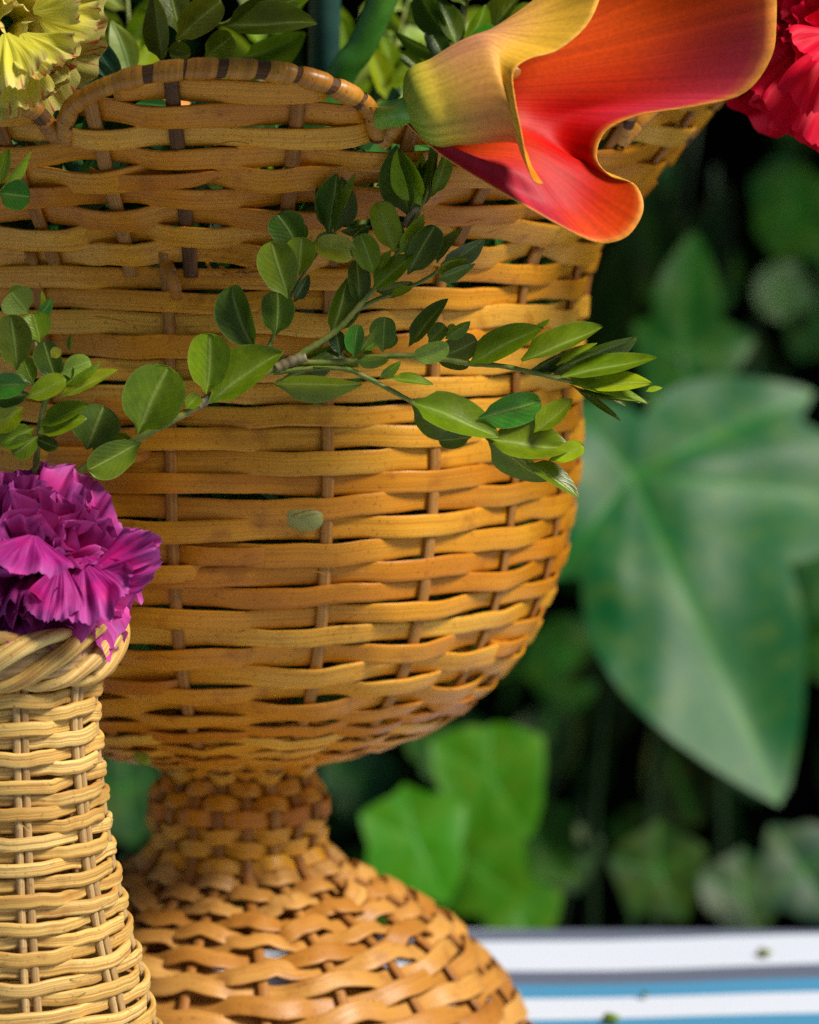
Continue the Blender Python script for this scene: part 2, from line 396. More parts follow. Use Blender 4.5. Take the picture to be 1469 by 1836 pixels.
# ------------------------------------------------------------------ goblet basket
def spline(xs, ys):
    xs, ys = np.array(xs, float), np.array(ys, float)
    def f(x):
        x = np.asarray(x, float); i = np.clip(np.searchsorted(xs, x) - 1, 0, len(xs) - 2)
        d = np.gradient(ys, xs); h = xs[i + 1] - xs[i]; t = np.clip((x - xs[i]) / h, 0, 1)
        return (ys[i] * (1 + 2 * t) * (1 - t) ** 2 + d[i] * h * t * (1 - t) ** 2 + ys[i + 1] * t * t * (3 - 2 * t) - d[i + 1] * h * t * t * (1 - t))
    return f
PY = [1930, 1851, 1772, 1710, 1672, 1604, 1558, 1528, 1440, 1352, 1338, 1322, 1290, 1235, 1165, 1090, 1010, 930, 850, 770, 690, 600, 520, 450, 380, 300, 200, 100]
PR = [560, 530, 486, 428, 393, 281, 194, 163, 158, 158, 190, 262, 352, 436, 504, 549, 579, 596, 608, 614, 612, 614, 624, 642, 690, 755, 832, 895]
ZS = [axis_z(y) for y in PY]
RS = [r * S0 for r in PR]
prof_R = spline(ZS, RS)
gob = thing('goblet_basket', 'large golden wicker goblet basket with scalloped rim and flared foot', 'basket')
GS_LOW = np.array([-46, -27, -6.7] + [17 + 18 * k_ for k_ in range(17)], float)
GS_UP = np.array([-41, -23.5, -12, -3.2, 9.8, 23] + [36 + 18 * k_ for k_ in range(16)], float)
GS_FOOT = np.array([-10 + 19.0 * k_ for k_ in range(19)] , float)
def phase(th, st):                        # continuous stake index at angle th (degrees)
    st = np.sort(st); ext = np.concatenate([st - 360, st, st + 360]); n = len(st)
    return np.interp(th, ext, np.arange(len(ext)) - n)
def prof_normal(z):
    d = (prof_R(z + .0005) - prof_R(z - .0005)) / .001
    return d
LOB0, LOBW = 1.6, 36.0
def rim_z(th):                            # rim height by angle: ten scallops
    u = ((th - LOB0 + LOBW / 2) % LOBW) / LOBW * 2 - 1
    return axis_z(232) + (axis_z(146) - axis_z(232)) * np.clip(1 - np.abs(u) ** 2.3, 0, 1) ** .85
def surf(th, z, off=0.0):
    r = prof_R(z) + off; a = np.radians(th)
    return np.stack([r * np.sin(a), -r * np.cos(a), z], -1)
def row(z, st, i, th0, th1, width, amp, thick, wig=.0006, mat=M_CANE, step=1.5, name='weaver', ends=0.0):
    n = max(6, int((th1 - th0) / step)); th = np.linspace(th0, th1, n + 1)
    closed = th1 - th0 > 359
    if closed: th = th[:-1]
    ph = phase(th, st); c_ = np.cos(np.pi * (ph + i))
    sd_ = np.sign(c_) * np.abs(c_) ** .75
    seed = rnd.random() * 50
    zz = z + wob(th / 14, seed, wig * 1.4) + wob(th / 5, seed + 9, wig * .5)
    if closed:                            # fade the wobble so that the ends meet
        f = np.clip(np.minimum(th - th0, th1 - th) / 30, 0, 1); zz = z + (zz - z) * f
    dr = prof_normal(zz); nl = np.sqrt(1 + dr * dr)
    a = np.radians(th)
    nrm = np.stack([np.sin(a) / nl, -np.cos(a) / nl, -dr / nl], -1)
    offs = amp * sd_ + wob(th / 8, seed + 4, .0006)
    if ends: offs = offs - ends * (np.clip(1 - (th - th0) / 3, 0, 1) + np.clip(1 - (th1 - th) / 3, 0, 1))
    c = surf(th, zz) + nrm * offs[:, None]
    w = width * (1 + wob(th / 20, seed + 2, .12))
    tw = wob(th / 9, seed + 7, .20) - .0 * sd_
    return obj(name, ribbon(name, c, nrm, w, thick, closed=closed, twist=tw), mat, gob)
def z_rows(za, zb, pitch):
    """heights spaced evenly along the profile between za and zb"""
    zz = np.linspace(za, zb, 600); s = np.concatenate([[0], np.cumsum(np.hypot(np.diff(zz), np.diff(prof_R(zz))))])
    n = max(1, round(s[-1] / pitch)); return np.interp((np.arange(n) + .5) / n * s[-1], s, zz)
px = S0
i = 0
for z in z_rows(axis_z(1338), axis_z(1200), 25 * px):
    row(z, GS_LOW, i, -180, 180, 29 * px, 7 * px, 4 * px, wig=.0012); i += 1
for z in z_rows(axis_z(1200), axis_z(455), 36.5 * px):
    lowb = max(0.0, min(1.0, (axis_z(1040) - z) / (axis_z(1040) - axis_z(1200))))
    row(z, GS_LOW, i, -180, 180, rnd.uniform(32.5, 39.5) * px * (1 + .1 * lowb), (7 + 3 * lowb) * px, 3.8 * px, wig=.0010); i += 1
i = 0
for z in z_rows(axis_z(455), axis_z(160), 39 * px):
    lo = 0
    for lb in range(10):
        c0 = LOB0 + lb * LOBW
        tt = np.linspace(c0 - LOBW / 2, c0 + LOBW / 2, 73); ok = rim_z(tt) > z + 14 * px
    if z < axis_z(258):
        row(z, GS_UP, i, -180, 180, rnd.uniform(38, 48) * px, 9 * px, 4.2 * px, wig=.0016)
    else:
        for lb in range(10):
            c0 = LOB0 + lb * LOBW
            tt = np.linspace(c0 - LOBW / 2, c0 + LOBW / 2, 145); q = tt[rim_z(tt) > z + 6 * px]
            if len(q) > 12: row(z, GS_UP, i, q[0], q[-1], rnd.uniform(38, 46) * px, 9.5 * px, 4.2 * px, wig=.0013, ends=.002)
    i += 1
i = 0
for z in z_rows(axis_z(1530), axis_z(1345), 27 * px):      # neck
    row(z, GS_LOW[::2] if False else GS_FOOT, i, -180, 180, rnd.uniform(26, 31) * px, 9 * px, 4.4 * px, wig=.0009, step=2); i += 1
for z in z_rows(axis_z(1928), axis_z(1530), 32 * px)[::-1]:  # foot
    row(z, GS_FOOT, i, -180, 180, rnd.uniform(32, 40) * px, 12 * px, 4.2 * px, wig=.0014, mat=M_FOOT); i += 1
def stake(th_of_z, za, zb, r, mat=M_STAKE, off=0.0):
    zz = np.linspace(za, zb, 46); th = np.array([th_of_z(z) for z in zz]); r_ = prof_R(zz) + off
    c = np.stack([r_ * np.sin(np.radians(th)), -r_ * np.cos(np.radians(th)), zz], -1)
    return obj('stake', tube('stake', c, r, 10, squash=.5, nrm=np.stack([np.sin(np.radians(th)), -np.cos(np.radians(th)), 0 * th], -1)), mat, gob)
ztop = axis_z(450)
for j, a0 in enumerate(GS_LOW):
    stake(lambda z, a=a0: a, axis_z(1345), axis_z(430), 10.5 * px * rnd.uniform(.9, 1.1), M_STAKE if j != 3 else M_STAKE)
for j, a0 in enumerate(GS_UP):
    stake(lambda z, a=a0: a, axis_z(470), rim_z(a0) - 2 * px, 12 * px, M_CORE if j in (3,) else M_STAKE)
for j, a0 in enumerate(GS_FOOT):
    stake(lambda z, a=a0: a, .002, axis_z(1350), 10 * px)
th = np.linspace(0, 2 * np.pi, 49)[:-1]; rr = np.linspace(.02, 1, 9)
obj('base_disc', grid_mesh('base_disc', np.array([[(.098 * q * math.sin(t), -.098 * q * math.cos(t), .005 + .0005 * math.sin(q * 40)) for q in rr] for t in th]), np.array([[(q * .1, t * .02) for q in rr] for t in th]), closed_u=True), M_STAKE, gob)
for k_ in range(9):                       # spliced strand ends lying over their neighbours
    a0 = rnd.uniform(-34, 74); zc = axis_z(rnd.uniform(300, 1230)); la = rnd.uniform(14, 20); sl_ = rnd.uniform(-1, 1) * 7 * px
    th = np.linspace(a0 - la / 2, a0 + la / 2, 25); f = np.linspace(-1, 1, 25); zz = zc + sl_ * f + 2 * px * f * f
    dr = prof_normal(zz); nl = np.sqrt(1 + dr * dr); a = np.radians(th); nrm = np.stack([np.sin(a) / nl, -np.cos(a) / nl, -dr / nl], -1)
    c = surf(th, zz) + nrm * ((11.5 - 17 * np.abs(f) ** 3.5) * px)[:, None]
    obj('cane_splice', ribbon('cane_splice', c, nrm, np.interp(f, [-1, .6, 1], [31, 30, rnd.uniform(14, 24)]) * px, 3.4 * px, twist=.12 * f), M_CANE, gob)
for k_ in range(22):                      # frayed fibres
    a0 = rnd.uniform(-36, 70); zc = axis_z(rnd.uniform(170, 1260)); n_ = 7; al = rnd.uniform(2, 6); up = rnd.uniform(-14, 14) * px; bow = rnd.uniform(3, 12) * px
    f = np.linspace(0, 1, n_); th = a0 + al * f; q = surf(th, zc + up * f + bow * .5 * np.sin(f * 3)); rad = q.copy(); rad[:, 2] = 0; rad = unit(rad)
    obj('loose_fibre', tube('loose_fibre', smooth_path(q + rad * (9 * px + bow * np.sin(np.pi * f * .8))[:, None], 4), .9 * px, 5), M_WRAP, gob)
# rim: ten bent hoops, each wrapped in cane
wrap_me = []
for vv in range(3):
    ns, na = 7, 16; Lw = (42 + 4 * vv) * px; rr = 15.8 * px
    s_ = np.linspace(-.5, .5, ns); a_ = np.linspace(0, 2 * np.pi, na, endpoint=False)
    SS, AA = np.meshgrid(s_, a_, indexing='ij')
    bul = rr * (1 + .10 * (1 - (2 * SS) ** 4) - .02)
    bul = np.where(np.abs(SS) > .49, rr * .90, bul)
    V = np.stack([SS * Lw + .22 * rr * np.cos(AA + .6), bul * np.cos(AA), bul * np.sin(AA)], -1)
    wrap_me.append(grid_mesh('rim_wrap', V, np.stack([AA * rr, SS * Lw], -1), closed_v=True)); wrap_me[-1].materials.append(M_WRAP)
for lb in range(10):
    c0 = LOB0 + lb * LOBW
    th = np.linspace(c0 - LOBW / 2 + .4, c0 + LOBW / 2 - .4, 61); z = rim_z(th) + 3 * px
    z[:3] -= np.array([26, 15, 6]) * px; z[-3:] -= np.array([6, 15, 26]) * px
    c = surf(th, z); c = smooth_path(c[::2], 3)
    outn = np.stack([np.sin(np.radians(np.linspace(th[0], th[-1], len(c)))), -np.cos(np.radians(np.linspace(th[0], th[-1], len(c)))), np.full(len(c), .3)], -1)
    hoop = obj('rim_hoop', tube('rim_hoop', c, 14 * px, 10, nrm=outn), M_CORE, gob)
    L = arclen(c); s = 12 * px
    while s < L[-1] - 8 * px:
        f = s / L[-1]
        p = np.array([np.interp(s, L, c[:, q]) for q in range(3)]); p2 = np.array([np.interp(min(s + .001, L[-1]), L, c[:, q]) for q in range(3)])
        t = unit(p2 - p if s + .001 < L[-1] else p - np.array([np.interp(s - .001, L, c[:, q]) for q in range(3)]))
        a = math.radians(th[0] + f * (th[-1] - th[0])); n0 = np.array([math.sin(a), -math.cos(a), .2])
        b = unit(np.cross(t, n0)); n = np.cross(b, t)
        tight = .62 if f < .25 or f > .9 else 1.0
        w = obj('rim_wrap', wrap_me[rnd.randrange(3)], None, hoop)
        sc = rnd.uniform(.96, 1.06); thin = .86 if tight < 1 else 1
        w.matrix_world = Matrix(((t[0] * sc, n[0] * thin, b[0] * thin, p[0]), (t[1] * sc, n[1] * thin, b[1] * thin, p[1]), (t[2] * sc, n[2] * thin, b[2] * thin, p[2]), (0, 0, 0, 1)))
        s += rnd.uniform(49, 60) * px * tight
# the cut end of a stake that pokes out of the weave, upper left
pe = [P(292, 445, .924), P(300, 475, .918), P(312, 505, .917), P(318, 535, .922)]
obj('cane_end', ribbon('cane_end', smooth_path(pe, 6), np.broadcast_to(np.array([0, -1., .1]), (19, 3)), np.interp(np.linspace(0, 1, 19), [0, .2, .8, 1], [10, 24, 22, 18]) * .00016, .0012), M_WRAP, gob)
for q in ([(395, 478), (420, 492), (470, 486), (520, 470)], [(370, 470), (385, 490), (415, 493), (450, 480)]):
    obj('loose_fibre', tube('loose_fibre', smooth_path([P(a, b, .918 - .004 * (j_ % 2)) for j_, (a, b) in enumerate(q)], 6), .0005, 6), M_WRAP, gob)

# greenery packed inside the bowl
rg = np.random.RandomState(9); N = 4200
zf = axis_z(1250) + (axis_z(180) - axis_z(1250)) * rg.rand(N) ** .6; af = rg.uniform(0, 2 * np.pi, N); rf = (prof_R(zf) - .012) * rg.uniform(.35, .97, N) ** .6
c = np.stack([rf * np.sin(af), -rf * np.cos(af), zf], -1); a = unit(rg.normal(size=(N, 3))); b = unit(np.cross(a, rg.normal(size=(N, 3)))); n = np.cross(a, b); L = rg.uniform(.012, .024, N)[:, None]
pts = np.stack([c - a * L * .5, c + b * L * .3, c + a * L * .5 + n * L * .1, c - b * L * .3], 1).reshape(-1, 3); i4 = np.arange(N) * 4
me = bpy.data.meshes.new('greenery'); me.from_pydata(pts.tolist(), [], np.concatenate([np.stack([i4, i4 + 1, i4 + 2], -1), np.stack([i4, i4 + 2, i4 + 3], -1)]).tolist())
mgf, t_, b_ = new_mat('greenery'); k = NT(t_); tcg = k.n('ShaderNodeTexCoord'); nzg = k.n('ShaderNodeTexNoise'); nzg.inputs['Scale'].default_value = 40; k.l(tcg.outputs['Object'], nzg.inputs['Vector'])
k.l(k.mix(k.maprange(nzg.outputs[0], .4, .65), (.010, .06, .010), (.07, .26, .035)), b_.inputs['Base Color']); b_.inputs['Roughness'].default_value = .5
gf = obj('greenery', me, mgf); gf['kind'] = 'stuff'; gf['label'] = 'leafy greenery packed inside the goblet basket'

# ------------------------------------------------------------------ small basket
DB = .905; SB_ = DB / FPX; BX = 15
bas = thing('small_basket', 'pale reed basket with braided rim in front of the goblet basket', 'basket')
BC = P(BX, 1500, DB)
def bz(y): 
    v = (y - 918) / FPX; d = (BC[1] - CAM[1]) / (CP - v * SP); return CAMZ + d * (-SP - v * CP)
BY = [2000, 1900, 1836, 1760, 1680, 1600, 1520, 1420, 1330, 1250, 1190, 1150, 1090]
BR = [305, 278, 255, 238, 214, 196, 180, 168, 160, 157, 168, 184, 200]
bR = spline([bz(y) for y in BY], [r * SB_ for r in BR])
BST = np.array([16 + 45.0 * k_ for k_ in range(8)])
BST[1] = 58
def brow(z, i, h, amp, thick, name='weaver'):
    th = np.linspace(-180, 180, 181)[:-1]; ph = phase(th, BST); c_ = np.cos(np.pi * (ph + i)); sd_ = np.sign(c_) * np.abs(c_) ** .6
    seed = rnd.random() * 60; f = np.clip((180 - np.abs(th)) / 30, 0, 1)
    zz = z + (wob(th / 25, seed, .0011) + wob(th / 9, seed + 3, .0004)) * f; a = np.radians(th)
    r = bR(zz) + amp * sd_ * (1 + .15 * wob(th / 20, seed + 8, 1.0))
    c = np.stack([BC[0] + r * np.sin(a), BC[1] - r * np.cos(a), zz], -1); nrm = np.stack([np.sin(a), -np.cos(a), 0 * a], -1)
    t, n, b = frame(c, nrm, True)
    sec = []
    for q in range(20):                   # two reeds side by side: squarish section with a groove between them
        x_ = 2 * math.pi * q / 20; cx_, sx_ = math.cos(x_), math.sin(x_)
        sec.append((math.copysign(abs(cx_) ** .62, cx_) * h * .5, math.copysign(abs(sx_) ** .62, sx_) * thick * .5 - (.16 * thick * math.exp(-(cx_ / .16) ** 2) if sx_ > 0 else 0)))
    V = np.stack([c + b * p_ + n * q_ for p_, q_ in sec], 1); L = arclen(c)
    UV = np.stack([np.stack([L, np.full(len(L), p_)], -1) for p_, q_ in sec], 1)
    return obj(name, grid_mesh(name, V, UV, closed_u=True, closed_v=True), M_REED, bas)
zb = z_rows  # rows up the wall
zz = bz(1232); i = 0
while zz > .004:
    brow(zz, i, rnd.uniform(23.5, 27.5) * SB_, 8.5 * SB_, rnd.uniform(11, 13.5) * SB_); i += 1
    zz -= 24.5 * SB_ * rnd.uniform(.95, 1.05)
for a0 in BST:
    for da, sgn in ((-2.6, 1), (2.6, 1)):
        z_ = np.linspace(.003, bz(1180), 30); r_ = bR(z_); a = math.radians(a0 + da)
        c = np.stack([BC[0] + r_ * math.sin(a), BC[1] - r_ * math.cos(a), z_], -1)
        obj('stake', tube('stake', c, 7.5 * SB_, 8, nrm=np.broadcast_to(np.array([math.sin(a), -math.cos(a), 0]), c.shape)), M_REEDST, bas)
# braided rim: reeds winding slowly round a ring
NR = 4
th = np.linspace(0, 2 * np.pi, 97)[:-1]
obj('rim_core', tube('rim_core', np.stack([BC[0] + 186 * SB_ * np.sin(th), BC[1] - 186 * SB_ * np.cos(th), np.full(96, bz(1158))], -1), 14 * SB_, 10, closed=True, squash=2.4, nrm=np.broadcast_to(np.array([0, 0, 1.]), (96, 3))), M_REEDST, bas)
for q in range(NR):
    th = np.linspace(0, 360, 145)[:-1]; a = np.radians(th); ph0 = 2 * math.pi * q / NR + a * 3
    hz = bz(1158); rz = 45 * SB_; rr = 19 * SB_
    rad = 186 * SB_ + rr * np.cos(ph0) + 13 * SB_ * np.sin(ph0)
    zz = hz + rz * np.sin(ph0) + wob(th / 15, q + 5, .0006) * np.clip(np.minimum(th, 360 - th) / 30, 0, 1)
    c = np.stack([BC[0] + rad * np.sin(a), BC[1] - rad * np.cos(a), zz], -1)
    nrm = np.stack([np.cos(ph0) * np.sin(a), -np.cos(ph0) * np.cos(a), np.sin(ph0) * .9], -1)
    t, n, b = frame(c, nrm, True); sec = [(math.cos(2 * math.pi * e_ / 12), math.sin(2 * math.pi * e_ / 12)) for e_ in range(12)]
    hw, ht = rnd.uniform(16, 19) * SB_, 13 * SB_
    V = np.stack([c + b * hw * p_ * (1 + .05 * math.cos(q)) + n * ht * q_ for p_, q_ in sec], 1); L = arclen(c)
    obj('rim_reed', grid_mesh('rim_reed', V, np.stack([np.stack([L, np.full(len(L), hw * p_)], -1) for p_, q_ in sec], 1), closed_u=True, closed_v=True), M_REED, bas)

for k_ in range(16):
    a0 = math.radians(rnd.uniform(-20, 85)); z0 = bz(rnd.uniform(1240, 1830)); f = np.linspace(0, 1, 6); an = a0 + rnd.uniform(-.22, .22) * f; zz = z0 + rnd.uniform(-16, 16) * SB_ * f
    r_ = bR(zz) + (13 + rnd.uniform(3, 12) * np.sin(np.pi * f * .75)) * SB_
    obj('loose_fibre', tube('loose_fibre', smooth_path(np.stack([BC[0] + r_ * np.sin(an), BC[1] - r_ * np.cos(an), zz], -1), 4), .8 * SB_, 5), M_REED, bas)

# ------------------------------------------------------------------ leaves
TONE = {'d': (.050, .110, .003), 'm': (.145, .245, .003), 'l': (.32, .44, .008), 'p': (.30, .44, .06), 'g': (.095, .165, .022),
        'y': (.38, .42, .02), 'o': (.14, .17, .004), 'b': (.05, .26, .018), 'D': (.016, .055, .006)}
def leaf_mesh(name, base, tip, w, roll=0.0, fold=.25, droop=.08, nu=8, nv=16, shape='box', side_hint=None, curl=0.0):
    base, tip = np.asarray(base, float), np.asarray(tip, float)
    a = tip - base; L = np.linalg.norm(a); a = a / L
    cdir = unit(CAM - (base + tip) / 2) if side_hint is None else unit(np.asarray(side_hint, float))
    n = unit(cdir - a * np.dot(cdir, a)); s = np.cross(a, n)
    n, s = n * math.cos(roll) + s * math.sin(roll), s * math.cos(roll) - n * math.sin(roll)
    t = np.linspace(0, 1, nv + 1); t = t ** .9; t = 1 - (1 - t) ** 1.45
    if shape == 'box': wt = np.clip((t ** .66) * (1 - t) ** .42, 0, None); wt = wt / wt.max(); wt[:2] = np.maximum(wt[:2], .05); wt[1] *= .55
    elif shape == 'oval': wt = np.sin(np.pi * t ** .86) ** .74; wt[0] = .06; wt[1] *= .6
    elif shape == 'lance': wt = np.sin(np.pi * t ** .8) ** .9; wt[0] = .08
    else: wt = np.interp(t, [0, .1, .8, 1], [.6, .9, .8, .05])
    u = np.linspace(-1, 1, nu + 1)
    T, U = np.meshgrid(t, u, indexing='ij'); Wt = np.broadcast_to(wt[:, None], T.shape)
    hw = w / 2; sd = rnd.random() * 40
    und = np.array([[mnoise.noise((T[i_, j_] * 2.2, U[i_, j_] * 1.3, sd)) for j_ in range(nu + 1)] for i_ in range(nv + 1)])
    lift = fold * hw * Wt * np.abs(U) ** 1.3 - droop * L * (T ** 2 - T * .6) + und * L * .035 - curl * L * np.clip(T - .6, 0, 1) ** 2 * 3
    Tt = T + 0 * U
    tipn = np.where(T > .9, -.02 * (1 - np.abs(U)) * (T - .9) / .1, 0)
    V = base + a * ((Tt + tipn) * L)[..., None] + s * (U * Wt * hw * (1 + und * .12))[..., None] + n * lift[..., None]
    V = V + s * (mnoise.noise((sd, 3.3, 1.1)) * .10 * L * np.sin(np.pi * T))[..., None]
    return grid_mesh(name, V, np.stack([T, U * .5 + .5], -1))
def vary(c, amt=.22):
    f = 1 + rnd.uniform(-amt, amt); return tuple(max(.002, v * f * (1 + rnd.uniform(-.1, .1))) for v in c)
def box_leaf(parent, bx, by, tx, ty, w, tone, d=.897, tz=None, mat=M_BOX, fold=None, curl=0.0):
    L = math.hypot(tx - bx, ty - by); asp = w / (L * .56)
    roll = math.acos(max(.3, min(1, asp))) * rnd.choice((-1, 1)) if asp < 1 else 0
    wr = w * (1.16 if L > 2.1 * w else 1.04) / max(.5, math.cos(roll * .8)) * d / FPX
    dz = (rnd.uniform(-.25, .1) if tz is None else tz) * L * d / FPX
    me = leaf_mesh('leaf', P(bx, by, d), P(tx, ty, d + dz), wr, roll * .8, fold if fold is not None else rnd.uniform(.2, .55), rnd.uniform(-.05, .2), curl=curl, shape='oval' if L > 2.1 * w else 'box')
    return obj('leaf', me, mat, parent, vary(TONE[tone]))
def stem_part(parent, pts, r0, r1, mat=M_TWIG, name='stem', n=6, d=.898):
    q = [P(*p) if len(p) == 3 else P(p[0], p[1], d) for p in pts]
    c = smooth_path(q, n); rr = np.linspace(r0, r1, len(c)) * (.82 if mat is M_TWIG else 1) * d / FPX * (1 + (.10 if mat in (M_TWIG, M_BARK) else 0) * np.sin(np.arange(len(c)) * 2.1))
    return obj(name, tube(name, c, rr, 8), mat, parent)
GB = 'boxwood sprigs in the baskets'
sp = thing('boxwood_sprig', 'long branching boxwood sprig reaching out across the front of the goblet basket', 'leafy sprig', GB)
stem_part(sp, [(60, 1100, .905), (95, 950, .904), (140, 850, .902), (250, 785, .900), (320, 748), (375, 715), (440, 683), (500, 658), (545, 646)], 9, 7.5, M_TWIG)
stem_part(sp, [(535, 650), (600, 650), (700, 638), (780, 642), (843, 652), (905, 657), (985, 675), (1045, 690), (1075, 700)], 7.5, 4.5, M_TWIG)
stem_part(sp, [(490, 668), (560, 660), (620, 662), (660, 678), (735, 718), (800, 752), (870, 782), (915, 808), (945, 830)], 6.5, 4, M_TWIG)
stem_part(sp, [(515, 655), (545, 632), (580, 610), (612, 585), (640, 553), (680, 508), (710, 460), (738, 405), (758, 365), (772, 325)], 8.5, 4, M_TWIG)
stem_part(sp, [(630, 562, .899), (670, 540, .900), (705, 527, .901), (755, 505, .902), (795, 480, .902)], 5.5, 3.5, M_TWIG)
stem_part(sp, [(465, 665, .900), (483, 620, .902), (500, 580, .903), (522, 530, .903), (545, 490, .903), (590, 425, .905)], 5, 3, M_TWIG)
stem_part(sp, [(495, 662), (520, 650), (550, 640)], 10, 11, M_BARK, 'node'); stem_part(sp, [(355, 727), (372, 716), (386, 708)], 9, 9, M_BARK, 'node')
stem_part(sp, [(725, 405), (735, 388), (748, 372)], 7, 6.5, M_BARK, 'node')
LV = [(248, 777, 302, 658, 105, 'm'), (253, 793, 158, 843, 58, 'm'), (155, 806, 186, 728, 82, 'g'), (370, 707, 375, 597, 74, 'm'), (377, 722, 508, 630, 66, 'm'),
 (459, 631, 412, 513, 62, 'd'), (493, 602, 497, 523, 60, 'd'), (518, 535, 486, 432, 66, 'm'), (534, 446, 496, 384, 62, 'd'), (537, 494, 541, 425, 54, 'm'),
 (558, 436, 636, 454, 48, 'y'), (590, 421, 602, 311, 42, 'd'), (600, 416, 615, 317, 40, 'd'), (617, 372, 638, 311, 15, 'l'), (733, 385, 708, 261, 52, 'd'),
 (756, 368, 711, 268, 48, 'l'), (770, 342, 785, 220, 11, 'm'), (760, 357, 783, 268, 24, 'd'), (773, 352, 809, 256, 26, 'm'), (708, 453, 680, 361, 52, 'l'),
 (668, 404, 612, 417, 20, 'd'), (671, 493, 646, 420, 46, 'm'), (680, 482, 702, 448, 14, 'l'), (714, 454, 764, 386, 28, 'l'), (731, 492, 782, 405, 50, 'd'),
 (668, 521, 742, 455, 38, 'm'), (643, 548, 639, 467, 40, 'd'), (595, 602, 625, 495, 48, 'd'), (784, 472, 827, 408, 19, 'g'), (790, 475, 871, 428, 32, 'g'),
 (780, 489, 838, 463, 23, 'l'), (783, 502, 853, 474, 20, 'm'), (700, 531, 740, 516, 15, 'l'), (611, 637, 602, 593, 28, 'D'), (637, 642, 641, 582, 33, 'b'),
 (643, 634, 676, 585, 13, 'm'), (686, 631, 690, 568, 46, 'g'), (655, 627, 672, 616, 15, 'm'), (733, 622, 800, 533, 31, 'd'), (768, 614, 799, 583, 30, 'g'),
 (798, 607, 843, 575, 21, 'm'), (735, 641, 805, 620, 38, 'p'), (776, 644, 856, 610, 48, 'g'), (842, 653, 973, 583, 46, 'm'), (960, 585, 986, 573, 9, 'l'),
 (935, 647, 1081, 583, 42, 'm'), (998, 655, 1071, 614, 15, 'l'), (950, 663, 1029, 626, 22, 'D'), (992, 668, 1143, 605, 46, 'g'), (1004, 676, 1179, 644, 36, 'm'),
 (1050, 692, 1169, 687, 31, 'l'), (1022, 688, 1164, 716, 22, 'm'), (1158, 702, 1188, 694, 9, 'l'), (1040, 700, 1167, 722, 15, 'd'), (541, 650, 645, 652, 33, 'd'),
 (638, 649, 698, 645, 19, 'm'), (491, 686, 650, 693, 38, 'm'), (681, 678, 720, 650, 17, 'm'), (700, 679, 778, 686, 17, 'm'), (736, 720, 897, 778, 60, 'm'),
 (858, 750, 971, 721, 58, 'b'), (872, 786, 1026, 804, 62, 'm'), (958, 776, 1028, 716, 36, 'l'), (984, 826, 1047, 799, 33, 'l'), (846, 783, 787, 790, 33, 'g'),
 (943, 830, 1041, 890, 31, 'm'), (333, 733, 357, 708, 26, 'm'), (527, 541, 554, 492, 20, 'D')]
for j, (a, b, c, d, w, t) in enumerate(LV):
    box_leaf(sp, a, b, c, d, w, t, d=.8975 + (.0025 if t in 'dDg' else -.0012) + rnd.uniform(-.001, .001), curl=.25 if t == 'y' else 0)
    if w > 18 and rnd.random() < .45:
        an = math.atan2(d - b, c - a) + rnd.choice((-1, 1)) * rnd.uniform(.25, .55); Lc = math.hypot(c - a, d - b) * rnd.uniform(.55, .9)
        box_leaf(sp, a + 4 * math.cos(an), b + 4 * math.sin(an), a + Lc * math.cos(an), b + Lc * math.sin(an), w * rnd.uniform(.5, .8), rnd.choice('dmmlg'), d=.9015, tz=.05)
s2 = thing('boxwood_sprig', 'upright boxwood sprig with a yellow leaf tip above the purple carnation', 'leafy sprig', GB)
stem_part(s2, [(70, 1090, .905), (62, 900, .896), (68, 800, .891), (76, 740, .889), (88, 690, .886), (70, 640, .888), (55, 580, .891)], 8, 4, M_TWIG)
for (a, b, c, d, w, t, dd) in [(50, 562, 20, 524, 60, 'p', .888), (30, 545, 38, 513, 36, 'm', .892), (72, 562, 78, 521, 9, 'l', .892), (64, 572, 94, 534, 19, 'b', .891), (72, 614, 58, 561, 54, 'l', .889),
 (30, 664, 18, 564, 62, 'o', .874), (100, 682, 78, 612, 48, 'd', .876), (110, 670, 163, 648, 42, 'p', .884), (115, 692, 182, 652, 15, 'l', .883), (108, 713, 211, 660, 28, 'l', .884),
 (48, 714, 117, 678, 38, 'l', .874), (52, 690, -14, 692, 46, 'b', .876), (71, 764, 161, 727, 33, 'm', .888), (69, 777, 155, 748, 33, 'm', .887), (63, 766, 0, 796, 38, 'm', .885),
 (68, 782, 24, 816, 42, 'm', .884), (42, 730, -16, 766, 48, 'l', .884), (52, 706, -8, 718, 38, 'D', .882), (64, 786, 104, 802, 26, 'd', .889), (126, 630, 128, 598, 8, 'm', .890), (85, 700, 130, 655, 34, 'm', .886), (60, 690, 40, 640, 36, 'm', .882)]:
    box_leaf(s2, a, b, c, d, w, t, d=dd)
ly = box_leaf(s2, 92, 640, 108, 626, 20, 'y', d=.872); ly['label'] = 'bright yellow leaf tip'; ly.color = (.62, .55, .02, 1)
s3 = thing('boxwood_sprig', 'tip of a boxwood sprig entering from the left edge above the other sprig', 'leafy sprig', GB)
stem_part(s3, [(-120, 420, .89), (-40, 370, .888), (0, 340, .887)], 6, 3.5, M_TWIG)
for q in [(0, 330, 15, 266, 24, 'l'), (2, 338, 61, 275, 15, 'l'), (-2, 346, 53, 353, 52, 'b'), (-40, 368, -30, 300, 40, 'm'), (-60, 385, -20, 420, 40, 'm')]: box_leaf(s3, *q, d=.886)
s4 = thing('boxwood_sprig', 'olive green boxwood sprig standing behind the wrapped arch of the rim', 'leafy sprig', GB)
stem_part(s4, [(330, 420, 1.0), (315, 130, .935), (322, 70, .93), (335, 0, .928), (345, -80, .926)], 9, 6, M_TWIG); stem_part(s4, [(322, 75, .93), (370, 45, .928), (408, 40, .926), (480, -10, .925)], 5, 4, M_TWIG)
